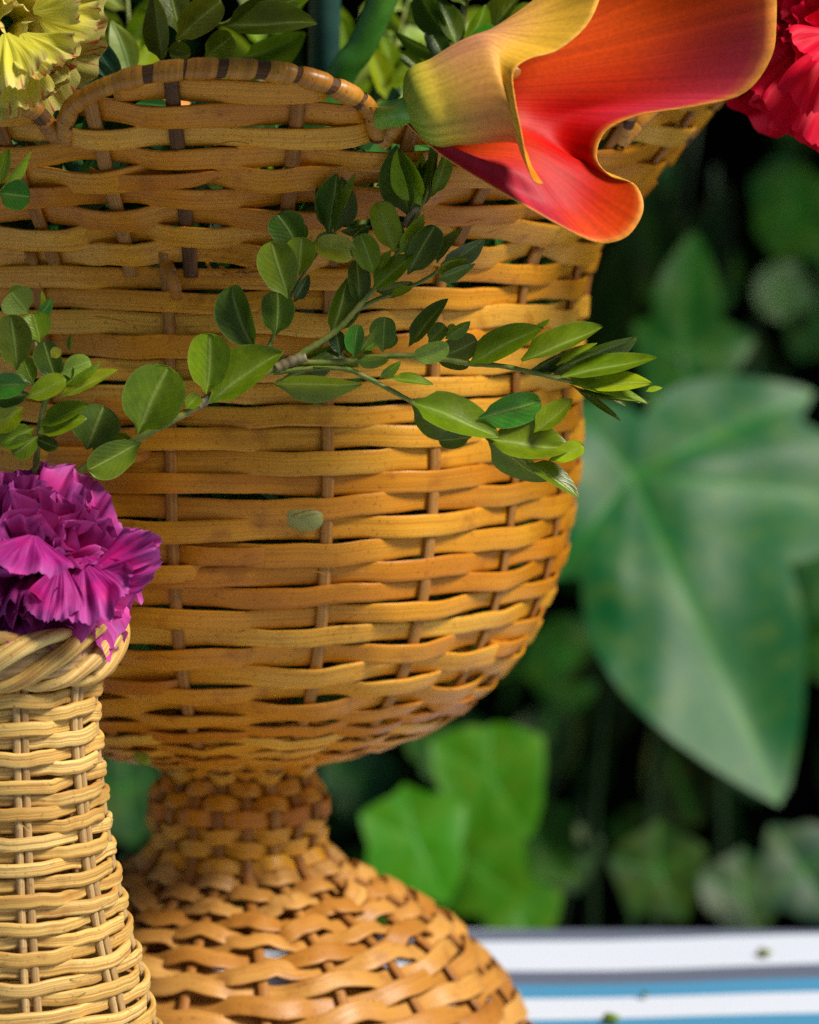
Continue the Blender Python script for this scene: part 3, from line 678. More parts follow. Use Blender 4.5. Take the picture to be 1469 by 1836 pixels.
for (a, b, c, d, w, t, dd) in [(292, 112, 274, -14, 40, 'o', .922), (322, 62, 300, -34, 54, 'o', .926), (316, 72, 397, 2, 58, 'o', .920), (408, 44, 502, -8, 40, 'o', .924), (404, 47, 568, 34, 50, 'o', .922), (368, 102, 418, 64, 52, 'o', .934),
 (436, 104, 548, 58, 54, 'm', .965), (300, 88, 342, 96, 32, 'o', .925), (345, -20, 420, -80, 50, 'm', .925), (335, 0, 250, -50, 52, 'm', .93), (470, -10, 560, -60, 50, 'm', .93), (480, 20, 560, -10, 40, 'm', .935)]:
    box_leaf(s4, a, b, c, d, w, t, d=dd)
s5 = thing('boxwood_sprig', 'dark boxwood sprig standing above the tube of the calla lily', 'leafy sprig', GB)
stem_part(s5, [(860, 420, 1.02), (838, 160, .96), (828, 60, .955), (842, -40, .95)], 9, 6, M_BARK)
for (a, b, c, d, w, t, dd) in [(804, 66, 742, -24, 42, 'd', .95), (820, 84, 788, -6, 38, 'd', .948), (832, 92, 872, 8, 36, 'm', .952), (842, 96, 892, 52, 48, 'b', .945), (868, 88, 936, -24, 42, 'o', .955), (896, 90, 988, -4, 38, 'o', .96),
 (802, 124, 768, 54, 38, 'D', .955), (792, 104, 708, 58, 22, 'd', .96), (830, 140, 860, 100, 30, 'm', .957), (835, 10, 800, -60, 44, 'm', .95), (840, 0, 890, -60, 44, 'm', .95), (760, 130, 720, 95, 26, 'm', .965), (905, 60, 955, 10, 36, 'm', .965)]:
    box_leaf(s5, a, b, c, d, w, t, d=dd)
def shade_leaves(s, x0, x1, y0, y1, d0, d1, n, Lpx, tones):
    for j in range(n):
        x, y, dd = rnd.uniform(x0, x1), rnd.uniform(y0, y1), rnd.uniform(d0, d1); a = rnd.uniform(0, 2 * math.pi); L = Lpx * rnd.uniform(.8, 1.2)
        box_leaf(s, x, y, x + L * math.cos(a), y + L * math.sin(a), L * .55, rnd.choice(tones), d=dd, tz=rnd.uniform(-.6, .6))
shade_leaves(s4, 480, 860, -380, -85, .77, .90, 100, 140, 'mod'); shade_leaves(s3, -380, -150, 60, 420, .80, .90, 50, 120, 'mbd'); shade_leaves(s5, 620, 1000, -300, -85, .86, .95, 30, 110, 'mod')  # leaves out of view, added to shade the upper left of the goblet basket
stem_part(s4, [(345, -80, .926), (360, -200, .90), (380, -330, .86)], 6, 4, M_TWIG); stem_part(s4, [(350, -110, .92), (240, -200, .88), (150, -280, .84)], 5, 3, M_TWIG); stem_part(s4, [(355, -150, .91), (470, -210, .88), (600, -260, .85)], 5, 3, M_TWIG)
stem_part(s3, [(-120, 420, .89), (-180, 300, .87), (-260, 120, .84)], 6, 4, M_TWIG); stem_part(s3, [(-120, 420, .89), (-180, 560, .90), (-200, 900, .905)], 7, 7, M_TWIG); stem_part(s5, [(842, -40, .95), (830, -160, .92), (800, -280, .89)], 6, 4, M_BARK)
def rand_sprig(label, p0, p1, nl, Lpx, tones, d0, d1):
    s = thing('boxwood_sprig', label, 'leafy sprig', GB)
    pts = [(p0[0] + (p1[0] - p0[0]) * f + rnd.uniform(-12, 12), p0[1] + (p1[1] - p0[1]) * f, d0 + (d1 - d0) * f) for f in np.linspace(0, 1, 5)]
    stem_part(s, pts, 7, 4, M_TWIG)
    for j in range(nl):
        f = .1 + .9 * j / nl; x = p0[0] + (p1[0] - p0[0]) * f; y = p0[1] + (p1[1] - p0[1]) * f; dd = d0 + (d1 - d0) * f
        a = math.atan2(p1[1] - p0[1], p1[0] - p0[0]) + (1 if j % 2 else -1) * rnd.uniform(.4, 1.2); L = Lpx * rnd.uniform(.75, 1.15)
        box_leaf(s, x, y, x + L * math.cos(a), y + L * math.sin(a), L * rnd.uniform(.3, .6), rnd.choice(tones), d=dd, tz=rnd.uniform(-.5, .5))
rand_sprig('blurred boxwood sprig inside the goblet basket behind the calla stem', (640, 420), (735, -20), 20, 95, 'lpmm', 1.03, 1.05)
rand_sprig('blurred pale boxwood sprig inside the goblet basket beside the thick green stem', (560, 400), (650, 20), 16, 95, 'plm', 1.08, 1.10)
rand_sprig('blurred boxwood sprig inside the goblet basket beside the yellow carnation', (240, 400), (225, -30), 16, 95, 'lmo', 1.00, 1.02)
rand_sprig('blurred boxwood sprig deep in the goblet basket behind the middle of the arch', (430, 420), (480, 0), 18, 100, 'lmb', 1.04, 1.07)
rand_sprig('blurred boxwood sprig inside the goblet basket at the far right of the tall stem', (720, 420), (800, 40), 16, 90, 'lpm', 1.10, 1.13)

# ------------------------------------------------------------------ stems and blades rising from the goblet basket
st1 = thing('flower_stem', 'thick bright green flower stem slanting up behind the rim', 'flower stem'); stem_part(st1, [(520, 500, 1.02), (600, 170, .99), (650, 80, .985), (705, -40, .98), (760, -150, .975)], 27, 25, M_STEM, d=.985)
st2 = thing('flower_stem', 'dark blue green upright stem beside the slanting green stem', 'flower stem'); stem_part(st2, [(560, 500, 1.06), (578, 180, 1.03), (582, 60, 1.02), (584, -140, 1.01)], 29, 28, M_DARKSTEM, d=1.02)
def blade(label, pts, w, col):
    o = obj('blade_leaf', leaf_mesh('blade_leaf', P(*pts[0]), P(*pts[1]), w * pts[0][2] / FPX, .15, .3, .1, shape='lance'), M_BLADE, None, col); tag(o, label, 'leaf')
blade('teal green carnation leaf leaning beside the yellow carnation', ((215, 150, .93), (150, 40, .925)), 46, (.03, .14, .09))
blade('yellow green leaf behind the left end of the rim arch', ((235, 140, .95), (200, 35, .95)), 52, (.20, .28, .03))
blade('dark green leaf below the petals of the yellow carnation', ((215, 150, .93), (80, 110, .925)), 60, (.015, .07, .03))
blade('second teal carnation leaf at the foot of the arch', ((200, 170, .94), (110, 90, .93)), 50, (.018, .09, .05))

# ------------------------------------------------------------------ carnations
def petal_mesh(base, d, nrm, L, Wd, ruf, curl, seed, nu=30, nv=12, teeth=13):
    d = unit(np.asarray(d, float)); nrm = np.asarray(nrm, float); n = unit(nrm - d * np.dot(nrm, d)); s = np.cross(d, n)
    v = np.linspace(0, 1, nv + 1); u = np.linspace(-1, 1, nu + 1); Vv, U = np.meshgrid(v, u, indexing='ij')
    wt = .10 + .90 * np.sin(np.clip(Vv, 0, 1) * np.pi * .52) ** 1.15
    tooth = np.abs(((U * teeth + seed) % 1) - .5) * 2
    arc = (1 - .26 * U ** 2) * (1 - .065 * tooth * (Vv > .96) + .05 * np.array([[mnoise.noise((x * 3, seed, 0)) for x in u]]))
    r1 = np.array([[mnoise.noise((x * 2.6, y * 1.2, seed)) for x in u] for y in v]); r2 = np.array([[mnoise.noise((x * 6, y * 2, seed + 30)) for x in u] for y in v])
    lift = ruf * L * Vv ** 1.6 * (1.6 * r1 + .6 * r2) + curl * L * Vv ** 2
    V = np.asarray(base) + d * (Vv * arc * L * (1 - .12 * curl * Vv))[..., None] + s * (U * wt * Wd / 2)[..., None] + n * lift[..., None]
    return grid_mesh('petal', V, np.stack([Vv, U * .5 + .5], -1))
CR, CU, CF = np.array([1., 0, 0]), np.array([0, SP, CP]), np.array([0, CP, -SP])
def vec(x, y, toward):                    # direction in camera axes: right, up, toward the viewer
    return x * CR + y * CU - toward * CF
def carnation(label, cx, cy, d, axis, Rpx, n, mat, explicit, stem_to, spread=1.75):
    t = thing('carnation', label, 'flower'); sc = d / FPX; ax = unit(vec(*axis)); c = P(cx, cy, d); base = c - ax * Rpx * .62 * sc
    e1 = unit(np.cross(ax, CU + .01 * CR)); e2 = np.cross(ax, e1)
    for j in range(n):
        f = (j + .5) / n; pol = spread * f ** .62 + rnd.uniform(-.1, .1); az = j * 2.39996 + rnd.uniform(-.3, .3)
        rad = math.cos(az) * e1 + math.sin(az) * e2; dr = math.cos(pol) * ax + math.sin(pol) * rad
        nr = ax * math.sin(pol) - rad * math.cos(pol) + .5 * rnd.uniform(-1, 1) * np.cross(dr, ax)
        if np.linalg.norm(nr) < .1: nr = e1
        L = Rpx * sc * (1.18 - .12 * math.cos(pol)) * rnd.uniform(.9, 1.08)
        obj('petal', petal_mesh(base, dr, nr, L, L * rnd.uniform(.8, 1.05) * 1.05, .24 if n > 45 else (.11 if mat is M_YEL else .17), -.12 * (pol > 1) + rnd.uniform(-.1, .1), rnd.random() * 90), mat, t)
    for (bx, by, tx, ty, w, bd, td, curl) in explicit:
        b, tp = P(bx, by, d + bd), P(tx, ty, d + td); L = np.linalg.norm(tp - b)
        obj('petal', petal_mesh(b, tp - b, vec(rnd.uniform(-.2, .2), .35, 1), L, w * sc, .16, curl, rnd.random() * 90, teeth=7), mat, t)
    cl_ = smooth_path([base + ax * .3 * Rpx * sc, base - ax * Rpx * .25 * sc, base - ax * Rpx * .8 * sc], 6)
    obj('calyx', tube('calyx', cl_, np.linspace(.26, .16, len(cl_)) * Rpx * sc, 12), M_CALYX, t)
    if stem_to is not None: obj('stem', tube('stem', smooth_path([base - ax * Rpx * .75 * sc, (base - ax * Rpx * .9 * sc) * .5 + P(*stem_to) * .5 - CU * .004, P(*stem_to)], 8), 11 * sc, 8), M_STEM, t)
    return t
carnation('purple carnation with ruffled petals resting on the small basket rim', 60, 945, .882, (.10, .75, .75), 176, 50, M_PURPLE,
    [(160, 1050, 290, 985, 125, -.004, -.010, .1), (160, 1030, 282, 960, 70, -.008, -.012, -.1), (150, 1010, 165, 1128, 130, -.010, -.020, .1), (110, 1010, 90, 1118, 110, -.012, -.02, .0), (60, 960, 30, 1035, 190, -.016, -.026, .1), (150, 1000, 215, 1085, 120, -.006, -.014, .1)], (40, 1330, .905))
carnation('red carnation with serrated petals behind the calla lily', 1515, 60, .935, (-.15, .05, 1), 195, 30, M_RED,
    [(1480, 60, 1375, 200, 190, 0, .0, .05), (1500, 80, 1425, 262, 170, -.002, -.006, .08), (1490, 40, 1340, 150, 170, .004, .006, 0), (1500, 70, 1452, 215, 150, -.012, -.020, .1), (1510, 60, 1450, 120, 150, -.02, -.028, .1), (1500, 20, 1400, 10, 160, .002, -.002, 0)], (1300, 90, 1.0), spread=1.5)
carnation('yellow carnation with red flecked petal edges at the left end of the rim', 10, 45, .890, (.25, -.1, 1), 165, 34, M_YEL,
    [(40, 60, 112, 128, 120, -.008, -.022, .05), (30, 90, 52, 206, 110, -.006, -.016, .1), (70, 30, 182, 48, 150, -.004, -.008, .05), (0, 110, -10, 232, 130, -.002, -.008, .1), (60, 20, 150, -30, 130, -.006, -.012, 0), (10, 60, 30, 150, 130, -.014, -.026, .0)], (150, 420, 1.02), spread=1.5)

# ------------------------------------------------------------------ calla lily
cal = thing('calla_lily', 'orange and red calla lily with yellow green tube lying across the basket rim', 'flower')
DC = .880; sc = DC / FPX
E = np.array([(722, 212, 8), (745, 238, 14), (800, 284, 22), (900, 345, 30), (1000, 403, 32), (1045, 426, 32), (1085, 436, 26), (1128, 421, 18), (1154, 375, 4), (1140, 332, -16), (1096, 316, -34), (1070, 282, -44), (1088, 234, -48), (1150, 206, -40),
              (1250, 190, -22), (1335, 166, -8), (1382, 105, 0), (1392, 40, 0), (1386, -40, -8), (1340, -120, -22), (1250, -165, -30), (1160, -150, -20), (1100, -95, 10), (1076, -5, 52), (1050, 48, 76), (1000, 90, 92), (948, 106, 104), (921, 130, 112), (924, 180, 114), (936, 240, 106), (945, 292, 92), (958, 325, 66), (974, 331, 50)], float)
PHI = np.interp(np.arange(len(E)), [0, 4, 8, 12, 17, 21, 25, 28, 32], [275, 262, 240, 212, 170, 125, 78, 25, -82])   # ring angle: 90 up, 0 toward viewer, 180 away
WG = np.interp(np.arange(len(E)), [0, 2, 5, 9, 32], [.0, .25, .6, .9, 1])
Eds = smooth_path(np.c_[E, PHI, WG], 6)
dirx = np.array([.945, -.327]); upx = np.array([-.327, -.945])
def ringpt(cx, cy, r, phi, sq=1.0):
    a = np.radians(phi); return np.stack([cx + upx[0] * r * np.sin(a), cy + upx[1] * r * np.sin(a), r * np.cos(a) * sq], -1)
es, ph, wg = Eds[:, :3], Eds[:, 3], Eds[:, 4][:, None]
B0 = ringpt(728, 204, 14, ph); B1 = ringpt(744, 198, 58, ph); T1 = ringpt(800, 182, 82, ph); T2 = ringpt(890, 158, 104, ph)
lin = lambda f: B1 + (es - B1) * f
T1 = lin(.33) * (1 - wg) + T1 * wg; T2 = lin(.66) * (1 - wg) + T2 * wg
K = np.stack([B0, B1, T1, T2, es * .62 + T2 * .38 + 0, es], 0)
# belly the far wall away from the viewer between throat and edge, roll the rim back
far_ = np.clip(np.interp(np.arange(len(E)), [0, 4, 8, 14, 20, 24, 32], [0, 10, 26, 60, 70, 20, -4]), -20, 90)
farS = smooth_path(np.c_[far_, far_, far_], 6)[:, 0]
K[4, :, 2] -= farS
tk = np.array([0, .07, .24, .50, .80, 1.0]); nv = 40
tv = np.linspace(0, 1, nv + 1); G = np.zeros((len(es), nv + 1, 3))
dK = np.gradient(K, tk, axis=0)
for q, t in enumerate(tv):
    j = min(len(tk) - 2, max(0, int(np.searchsorted(tk, t, 'right') - 1))); h = tk[j + 1] - tk[j]; f = (t - tk[j]) / h
    G[:, q] = K[j] * (1 + 2 * f) * (1 - f) ** 2 + dK[j] * h * f * (1 - f) ** 2 + K[j + 1] * f * f * (3 - 2 * f) - dK[j + 1] * h * f * f * (1 - f)
for q in range(3):                        # relax between neighbours so that the sheet has no pleats
    G[1:-1, 1:-3] = .5 * G[1:-1, 1:-3] + .25 * (G[2:, 1:-3] + G[:-2, 1:-3])
Wp = np.array([[P(a, b, DC - c * sc) for a, b, c in rw] for rw in G])
du = np.gradient(Wp, axis=0); dv = np.gradient(Wp, axis=1); nn = unit(np.cross(du, dv))
th_ = .00022 * np.ones(nv + 1); th_[-1] = .00012
ns_ = len(es)
si = np.linspace(0, 1, ns_)[:, None] * np.ones((1, nv + 1)); ti = np.ones((ns_, 1)) * tv[None]
def lerp(a, b, f): f = np.clip(f, 0, 1)[..., None]; return np.array(a) * (1 - f) + np.array(b) * f
def sstep(a, b, x): f = np.clip((x - a) / (b - a), 0, 1); return f * f * (3 - 2 * f)
# outside: green foot, yellow and pink tube, yellow margin
co = lerp((.28, .40, .035), (.70, .50, .05), sstep(.05, .22, ti)); co = co + (lerp((.72, .34, .085), (.84, .46, .04), sstep(.3, .9, ti)) - co) * sstep(.18, .42, ti)[..., None]
co = co + (np.array((.72, .16, .04)) - co) * (sstep(.86, 1.0, si) * sstep(.15, .5, ti) * .8)[..., None]
co = co + (np.array((.58, .22, .16)) - co) * (sstep(.62, .74, si) * sstep(.9, .80, si) * sstep(.15, .35, ti) * sstep(.85, .5, ti) * .6)[..., None]
# inside: deep red throat, orange blade, magenta bloom near the margin
ci = lerp((.60, .05, .001), (.54, .002, .001), sstep(.3, .7, ti))
ci = ci + (np.array((.80, .10, .001)) - ci) * (sstep(.42, .60, si) * sstep(.35, .6, ti) * .9)[..., None]
ci = ci + (np.array((.55, .045, .08)) - ci) * (sstep(.36, .43, si) * sstep(.58, .50, si) * sstep(.70, .95, ti) * .8)[..., None]
ci = ci + (np.array((.42, .02, .05)) - ci) * (sstep(.22, .08, si) * .85)[..., None]
ci = ci + (np.array((.70, .06, .001)) - ci) * (sstep(.12, .18, si) * sstep(.34, .27, si) * sstep(.70, .95, ti) * .85)[..., None]
ci = ci + (np.array((.80, .50, .03)) - ci) * (sstep(.62, .70, si) * sstep(.5, .85, ti))[..., None]
flap = (sstep(.80, .86, si) * sstep(.6, .9, ti))[..., None]; ci = ci + (np.array((.82, .20, .006)) - ci) * flap; co = co + (np.array((.80, .30, .015)) - co) * flap * sstep(.9, 1.0, ti)[..., None]
edge = sstep(.965, 1.0, ti)[..., None]
ci = ci + (np.array((.84, .34, .04)) - ci) * edge; co = co + (np.array((.84, .42, .06)) - co) * edge
V2 = np.concatenate([Wp + nn * th_[None, :, None], (Wp - nn * th_[None, :, None])[:, ::-1]], 1)
# which side of the sheet is outside: the side facing away from the tube axis
cen = P(850, 165, DC); sgn = np.sum((Wp[-20, 12] - cen) * nn[-20, 12])
A_, B_ = (co, ci) if sgn > 0 else (ci, co)
C2 = np.concatenate([A_, B_[:, ::-1]], 1); UV2 = np.concatenate([np.stack([ti, si], -1), np.stack([ti, si], -1)[:, ::-1]], 1)
sp_ = obj('spathe', grid_mesh('spathe', V2, UV2, closed_v=True, cols=C2), M_CALLA, cal)
obj('spadix', tube('spadix', smooth_path([P(790, 182, DC), P(850, 165, DC), P(905, 150, DC + .004)], 8), np.interp(np.linspace(0, 1, 17), [0, .8, 1], [16, 13, 4]) * sc, 10), M_YEL, cal)
obj('stem', tube('stem', smooth_path([P(760, 192, DC), P(725, 200, DC), P(660, 220, .90), P(560, 300, .96), P(480, 520, 1.02)], 8), 25 * sc, 12), M_PALESTEM, cal)

# ------------------------------------------------------------------ garden plants behind the table
def lobed_leaf(parent, c, lobes, depth, grad, col, cup=.10, nphi=120, nr=9, name='leaf'):
    """one leaf: lobes = (dx, dy, half-width) in photo px from the point c where the ribs meet"""
    depth *= 1.16
    phi = np.linspace(-np.pi, np.pi, nphi, endpoint=False); r = np.full(nphi, 12.0); rib = np.full(nphi, 9.0)
    for dx, dy, hw in lobes:
        L = math.hypot(dx, dy); a0 = math.atan2(dy, dx); da = (phi - a0 + np.pi) % (2 * np.pi) - np.pi
        tt = np.linspace(0, 1, 200); w = hw * np.sin(np.pi * tt ** .75) ** .9; ang = np.arctan2(w, tt * L); rad = np.hypot(tt * L, w)
        for s in (-1, 1):
            m = s * da >= 0; x_ = np.abs(da[m])
            out = np.zeros(m.sum())
            for ii, xx in enumerate(x_):
                ok = ang >= xx
                if ok.any(): out[ii] = rad[ok].max()
            r[m] = np.maximum(r[m], out)
        rib = np.minimum(rib, np.abs(da))
    f = np.linspace(0, 1, nr + 1) ** .9
    RR = r[:, None] * f[None]; X = RR * np.cos(phi)[:, None]; Y = RR * np.sin(phi)[:, None]
    Z = grad[0] * X + grad[1] * Y - cup * RR * np.abs(np.sin(np.minimum(rib, 1.3)))[:, None] + cup * 1.0 * (RR ** 2) / 700 + np.minimum(RR, 120) / 120 * 26 * np.array([[mnoise.noise((X[i, j] / 140, Y[i, j] / 140, c[0] * .01)) for j in range(nr + 1)] for i in range(nphi)])
    V = np.array([[P(c[0] + X[i, j], c[1] + Y[i, j], depth + Z[i, j] * depth / FPX) for j in range(nr + 1)] for i in range(nphi)])
    vv = np.clip(.5 + np.minimum(rib, .5)[:, None] * np.minimum(1, RR / 60) , 0, .95)
    me = grid_mesh(name, V, np.stack([np.broadcast_to(f[None], RR.shape), vv], -1), closed_u=True)
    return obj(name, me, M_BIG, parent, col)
def plain_leaf(parent, b, t, w, col, roll=0.0):
    b = (b[0], b[1], b[2] * 1.16); t = (t[0], t[1], t[2] * 1.16)
    hint = unit(CAM - P(*b)) + np.array([0, -.1, .55])
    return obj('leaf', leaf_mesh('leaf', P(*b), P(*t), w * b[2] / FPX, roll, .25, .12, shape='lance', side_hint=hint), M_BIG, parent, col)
def plant_stem(parent, pts, r=8):
    pts = [(a, b, c * 1.16) for a, b, c in pts]
    return obj('stem', tube('stem', smooth_path([P(*p) for p in pts], 8), r * pts[0][2] / FPX, 8), M_PSTEM, parent)
GL = (.022, .10, .022)
ar = thing('lobed_plant', 'large leaved shrub with a big pointed blue green leaf right of the basket', 'plant', 'plants behind the table')
plant_stem(ar, [(1080, 2100, 1.50), (1060, 1500, 1.48), (1125, 860, 1.36)], 11)
lobed_leaf(ar, (1132, 850), [(275, 600, 190), (500, 60, 150), (-140, 190, 95), (-110, -130, 80), (330, -150, 110)], 1.35, (.15, -.60), (.004, .110, .022), cup=.12)
plant_stem(ar, [(1090, 1900, 1.52), (1200, 1200, 1.50), (1220, 640, 1.46)], 9)
lobed_leaf(ar, (1225, 640), [(20, -230, 62), (-90, -60, 55), (130, -30, 60), (40, 120, 60), (-60, 90, 50)], 1.46, (.1, -.3), (.012, .115, .006))
lobed_leaf(ar, (1420, 960), [(160, 120, 110), (120, -140, 100), (-40, 210, 90), (-60, -110, 60)], 1.48, (-.2, -.7), (.008, .09, .022))
lobed_leaf(ar, (1010, 930), [(60, 150, 70), (-150, 120, 80), (60, -190, 80), (-120, -90, 80)], 1.42, (.2, -.6), (.008, .12, .022))
lobed_leaf(ar, (1440, 1560), [(-70, 60, 60), (80, -60, 70), (60, 90, 60), (-60, -80, 50)], 1.44, (.2, -.4), (.008, .06, .022))
iv = thing('ivy_plant', 'bright green ivy growing low behind the basket neck', 'plant', 'plants behind the table')
plant_stem(iv, [(800, 1900, 1.30), (870, 1600, 1.32), (880, 1430, 1.32)], 6)
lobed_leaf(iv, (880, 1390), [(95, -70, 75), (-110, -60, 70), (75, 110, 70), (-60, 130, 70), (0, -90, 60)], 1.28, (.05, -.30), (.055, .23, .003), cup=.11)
lobed_leaf(iv, (745, 1500), [(-100, -40, 62), (90, -60, 62), (60, 120, 66), (-75, 110, 60), (-20, -95, 56)], 1.25, (.1, -.35), (.05, .27, .004), cup=.11)
lobed_leaf(iv, (860, 1560), [(90, 60, 60), (-80, 70, 60), (80, -60, 60), (-60, -70, 56)], 1.30, (0, -.35), (.05, .21, .003), cup=.11)
lobed_leaf(iv, (640, 1400), [(-60, -50, 50), (70, -40, 50), (20, 90, 50)], 1.40, (.1, -.6), (.01, .10, .02))
lobed_leaf(iv, (960, 1500), [(70, -50, 55), (-70, -60, 55), (60, 80, 55), (-60, 80, 55), (10, -80, 50)], 1.33, (.1, -.4), (.04, .17, .003), cup=.11)
lobed_leaf(iv, (690, 1620), [(80, -40, 55), (-80, -50, 55), (40, 90, 55), (0, -80, 50)], 1.29, (-.1, -.4), (.035, .19, .004), cup=.11)
lobed_leaf(iv, (930, 1640), [(80, -40, 50), (-80, -40, 50), (30, 80, 50), (0, -80, 45)], 1.31, (.1, -.4), (.045, .2, .004), cup=.11)
lobed_leaf(iv, (800, 1330), [(70, -40, 50), (-80, -40, 55), (20, 90, 55), (-10, -80, 45)], 1.36, (.1, -.4), (.02, .12, .008), cup=.11)
iv2 = thing('ivy_plant', 'dim ivy at the back edge of the table to the right of the bright ivy', 'plant', 'plants behind the table')
plant_stem(iv2, [(1180, 1900, 1.44), (1170, 1600, 1.46)], 6)
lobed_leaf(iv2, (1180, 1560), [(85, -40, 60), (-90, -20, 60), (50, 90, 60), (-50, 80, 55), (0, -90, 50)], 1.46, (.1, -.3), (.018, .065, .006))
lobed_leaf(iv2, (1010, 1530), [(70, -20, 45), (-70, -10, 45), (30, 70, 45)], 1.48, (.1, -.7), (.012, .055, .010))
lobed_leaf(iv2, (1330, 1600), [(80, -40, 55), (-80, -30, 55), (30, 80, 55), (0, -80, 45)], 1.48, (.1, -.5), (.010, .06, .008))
iv3 = thing('ivy_plant', 'dark ivy seen between the two baskets', 'plant', 'plants behind the table')
plant_stem(iv3, [(230, 2000, 1.40), (225, 1500, 1.42)], 6)
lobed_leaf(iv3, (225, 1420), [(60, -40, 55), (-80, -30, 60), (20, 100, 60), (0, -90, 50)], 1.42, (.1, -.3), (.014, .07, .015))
bk = thing('ivy_plant', 'scattered dim ivy leaves in front of the dark hedge', 'plant', 'plants behind the table')
plant_stem(bk, [(900, 2100, 1.66), (1100, 1200, 1.70), (1250, 200, 1.70)], 5)
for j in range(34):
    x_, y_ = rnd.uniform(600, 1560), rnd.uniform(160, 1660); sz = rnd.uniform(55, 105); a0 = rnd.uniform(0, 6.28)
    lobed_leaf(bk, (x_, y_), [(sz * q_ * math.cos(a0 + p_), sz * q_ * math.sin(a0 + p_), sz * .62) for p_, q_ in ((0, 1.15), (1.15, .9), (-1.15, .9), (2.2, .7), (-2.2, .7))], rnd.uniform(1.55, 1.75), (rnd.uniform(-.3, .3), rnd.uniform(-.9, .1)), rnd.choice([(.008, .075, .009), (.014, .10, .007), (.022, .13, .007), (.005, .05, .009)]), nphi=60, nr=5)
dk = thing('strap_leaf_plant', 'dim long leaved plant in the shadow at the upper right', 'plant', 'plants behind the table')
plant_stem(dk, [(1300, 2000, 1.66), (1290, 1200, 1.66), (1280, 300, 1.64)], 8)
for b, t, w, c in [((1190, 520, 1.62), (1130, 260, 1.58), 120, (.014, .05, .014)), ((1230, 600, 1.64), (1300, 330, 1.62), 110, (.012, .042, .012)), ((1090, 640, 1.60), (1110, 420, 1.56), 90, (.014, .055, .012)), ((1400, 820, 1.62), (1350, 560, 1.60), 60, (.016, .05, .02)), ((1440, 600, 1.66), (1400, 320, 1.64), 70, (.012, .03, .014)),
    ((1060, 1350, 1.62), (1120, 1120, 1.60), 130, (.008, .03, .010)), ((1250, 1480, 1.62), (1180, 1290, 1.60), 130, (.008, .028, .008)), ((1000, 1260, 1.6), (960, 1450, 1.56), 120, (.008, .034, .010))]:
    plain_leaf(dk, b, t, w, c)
# hedge: dense dark mass that closes the view
hd = thing('hedge', 'dense dark hedge behind all the plants', 'hedge')
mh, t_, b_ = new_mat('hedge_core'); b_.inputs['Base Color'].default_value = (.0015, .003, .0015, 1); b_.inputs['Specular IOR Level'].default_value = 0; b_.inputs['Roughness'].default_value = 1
Xs, Zs = np.meshgrid(np.linspace(-2.4, 2.6, 60), np.linspace(-.76, 1.5, 40), indexing='ij')
Yh = np.array([[1.34 + .08 * mnoise.noise((a * 3, b * 3, 2)) for a, b in zip(r1, r2)] for r1, r2 in zip(Xs, Zs)])
hf = np.stack([Xs, Yh, Zs], -1); hb = np.stack([Xs, np.full_like(Xs, 1.9), Zs], -1)
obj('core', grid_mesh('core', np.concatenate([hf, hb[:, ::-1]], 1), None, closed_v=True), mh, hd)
rg = np.random.RandomState(5); N = 9000
c = np.stack([rg.uniform(-2.4, 2.6, N), 1.2 + .22 * rg.rand(N) ** 1.5, rg.uniform(-.74, 1.5, N)], -1)
a = unit(rg.normal(size=(N, 3)) + np.array([0, -.3, -.7])); b = unit(np.cross(a, rg.normal(size=(N, 3)))); n = np.cross(a, b)
L = rg.uniform(.035, .075, N)[:, None]
pts = np.stack([c - a * L * .5, c + b * L * .24 + n * L * .06, c + a * L * .55, c - b * L * .24 + n * L * .06], 1).reshape(-1, 3)
i4 = np.arange(N) * 4
F_ = np.concatenate([np.stack([i4, i4 + 1, i4 + 2], -1), np.stack([i4, i4 + 2, i4 + 3], -1)]).tolist()
me = bpy.data.meshes.new('foliage'); me.from_pydata(pts.tolist(), [], F_)
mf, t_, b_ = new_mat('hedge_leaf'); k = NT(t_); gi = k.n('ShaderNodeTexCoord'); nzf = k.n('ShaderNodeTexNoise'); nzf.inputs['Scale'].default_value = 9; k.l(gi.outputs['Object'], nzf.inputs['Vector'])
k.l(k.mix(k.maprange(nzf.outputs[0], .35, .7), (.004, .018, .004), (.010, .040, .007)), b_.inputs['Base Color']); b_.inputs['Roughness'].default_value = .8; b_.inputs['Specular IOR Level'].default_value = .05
fo = obj('foliage', me, mf, hd); fo['kind'] = 'stuff'

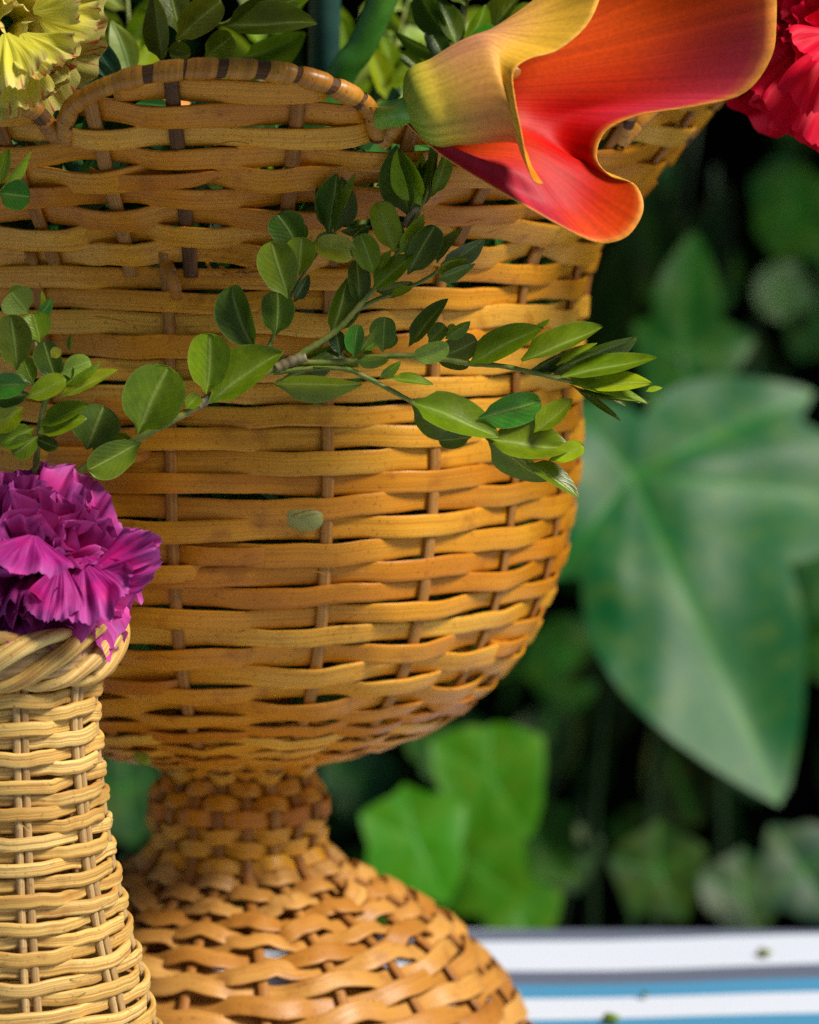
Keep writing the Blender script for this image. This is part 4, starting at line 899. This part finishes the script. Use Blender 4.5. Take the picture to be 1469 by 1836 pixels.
# unseen leaf canopy, added above the view to put the plants below in broken shade
N = 5200
c = np.stack([rg.uniform(-1.5, 2.3, N), rg.uniform(.46, 1.5, N), .56 + .26 * rg.rand(N)], -1)
a = unit(rg.normal(size=(N, 3)) + np.array([0, -.5, -.2])); b = unit(np.cross(a, rg.normal(size=(N, 3)))); n = np.cross(a, b); L = rg.uniform(.04, .085, N)[:, None]
pts = np.stack([c - a * L * .5, c + b * L * .26 + n * L * .06, c + a * L * .55, c - b * L * .26 + n * L * .06], 1).reshape(-1, 3)
i4 = np.arange(N) * 4; me = bpy.data.meshes.new('shade_overhang')
me.from_pydata(pts.tolist(), [], np.concatenate([np.stack([i4, i4 + 1, i4 + 2], -1), np.stack([i4, i4 + 2, i4 + 3], -1)]).tolist())
oh = obj('shade_overhang', me, mf, hd); oh['kind'] = 'stuff'

# ------------------------------------------------------------------ scraps
def scrap(label, pos, r, col, name='leaf_scrap', nrm=(0, 0, 1)):
    n = unit(np.array(nrm, float)); a = unit(np.cross(n, np.array([.3, .2, 1.01]))); b = np.cross(n, a)
    th = np.linspace(0, 2 * np.pi, 14, endpoint=False); rr = np.linspace(0, 1, 5)
    V = np.array([[np.array(pos) + (a * math.cos(t) * 1.35 + b * math.sin(t) * .9) * r * q + n * r * (.5 * math.sqrt(max(0, 1 - q * q)) + .15 * q * math.cos(2 * t)) for q in rr] for t in th])
    o = obj(name, grid_mesh(name, V, np.stack([np.broadcast_to(rr[None], (14, 5)), np.full((14, 5), .7)], -1), closed_u=True), M_BLADE, None, col); tag(o, label, 'leaf scrap')
scrap('small yellow green leaf scrap on the white stripe of the cloth', ground(1372, 1708, .003), .0028, (.25, .30, .03))
scrap('tiny dark scrap on the middle white stripe of the cloth', ground(1158, 1782, .003), .0016, (.12, .22, .10))
scrap('green scrap on the blue stripe at the bottom of the cloth', ground(1098, 1826, .003), .0032, (.20, .34, .04))
scrap('pale green bud caught in the weave of the goblet basket', P(540, 924, .936), .0050, (.50, .48, .14), 'bud', (0, -1, .1))
scrap('little yellow green leaf stuck under the bowl of the goblet basket', P(255, 1360, .98), .0022, (.40, .45, .03), 'leaf_scrap', (-.2, -1, -.1))
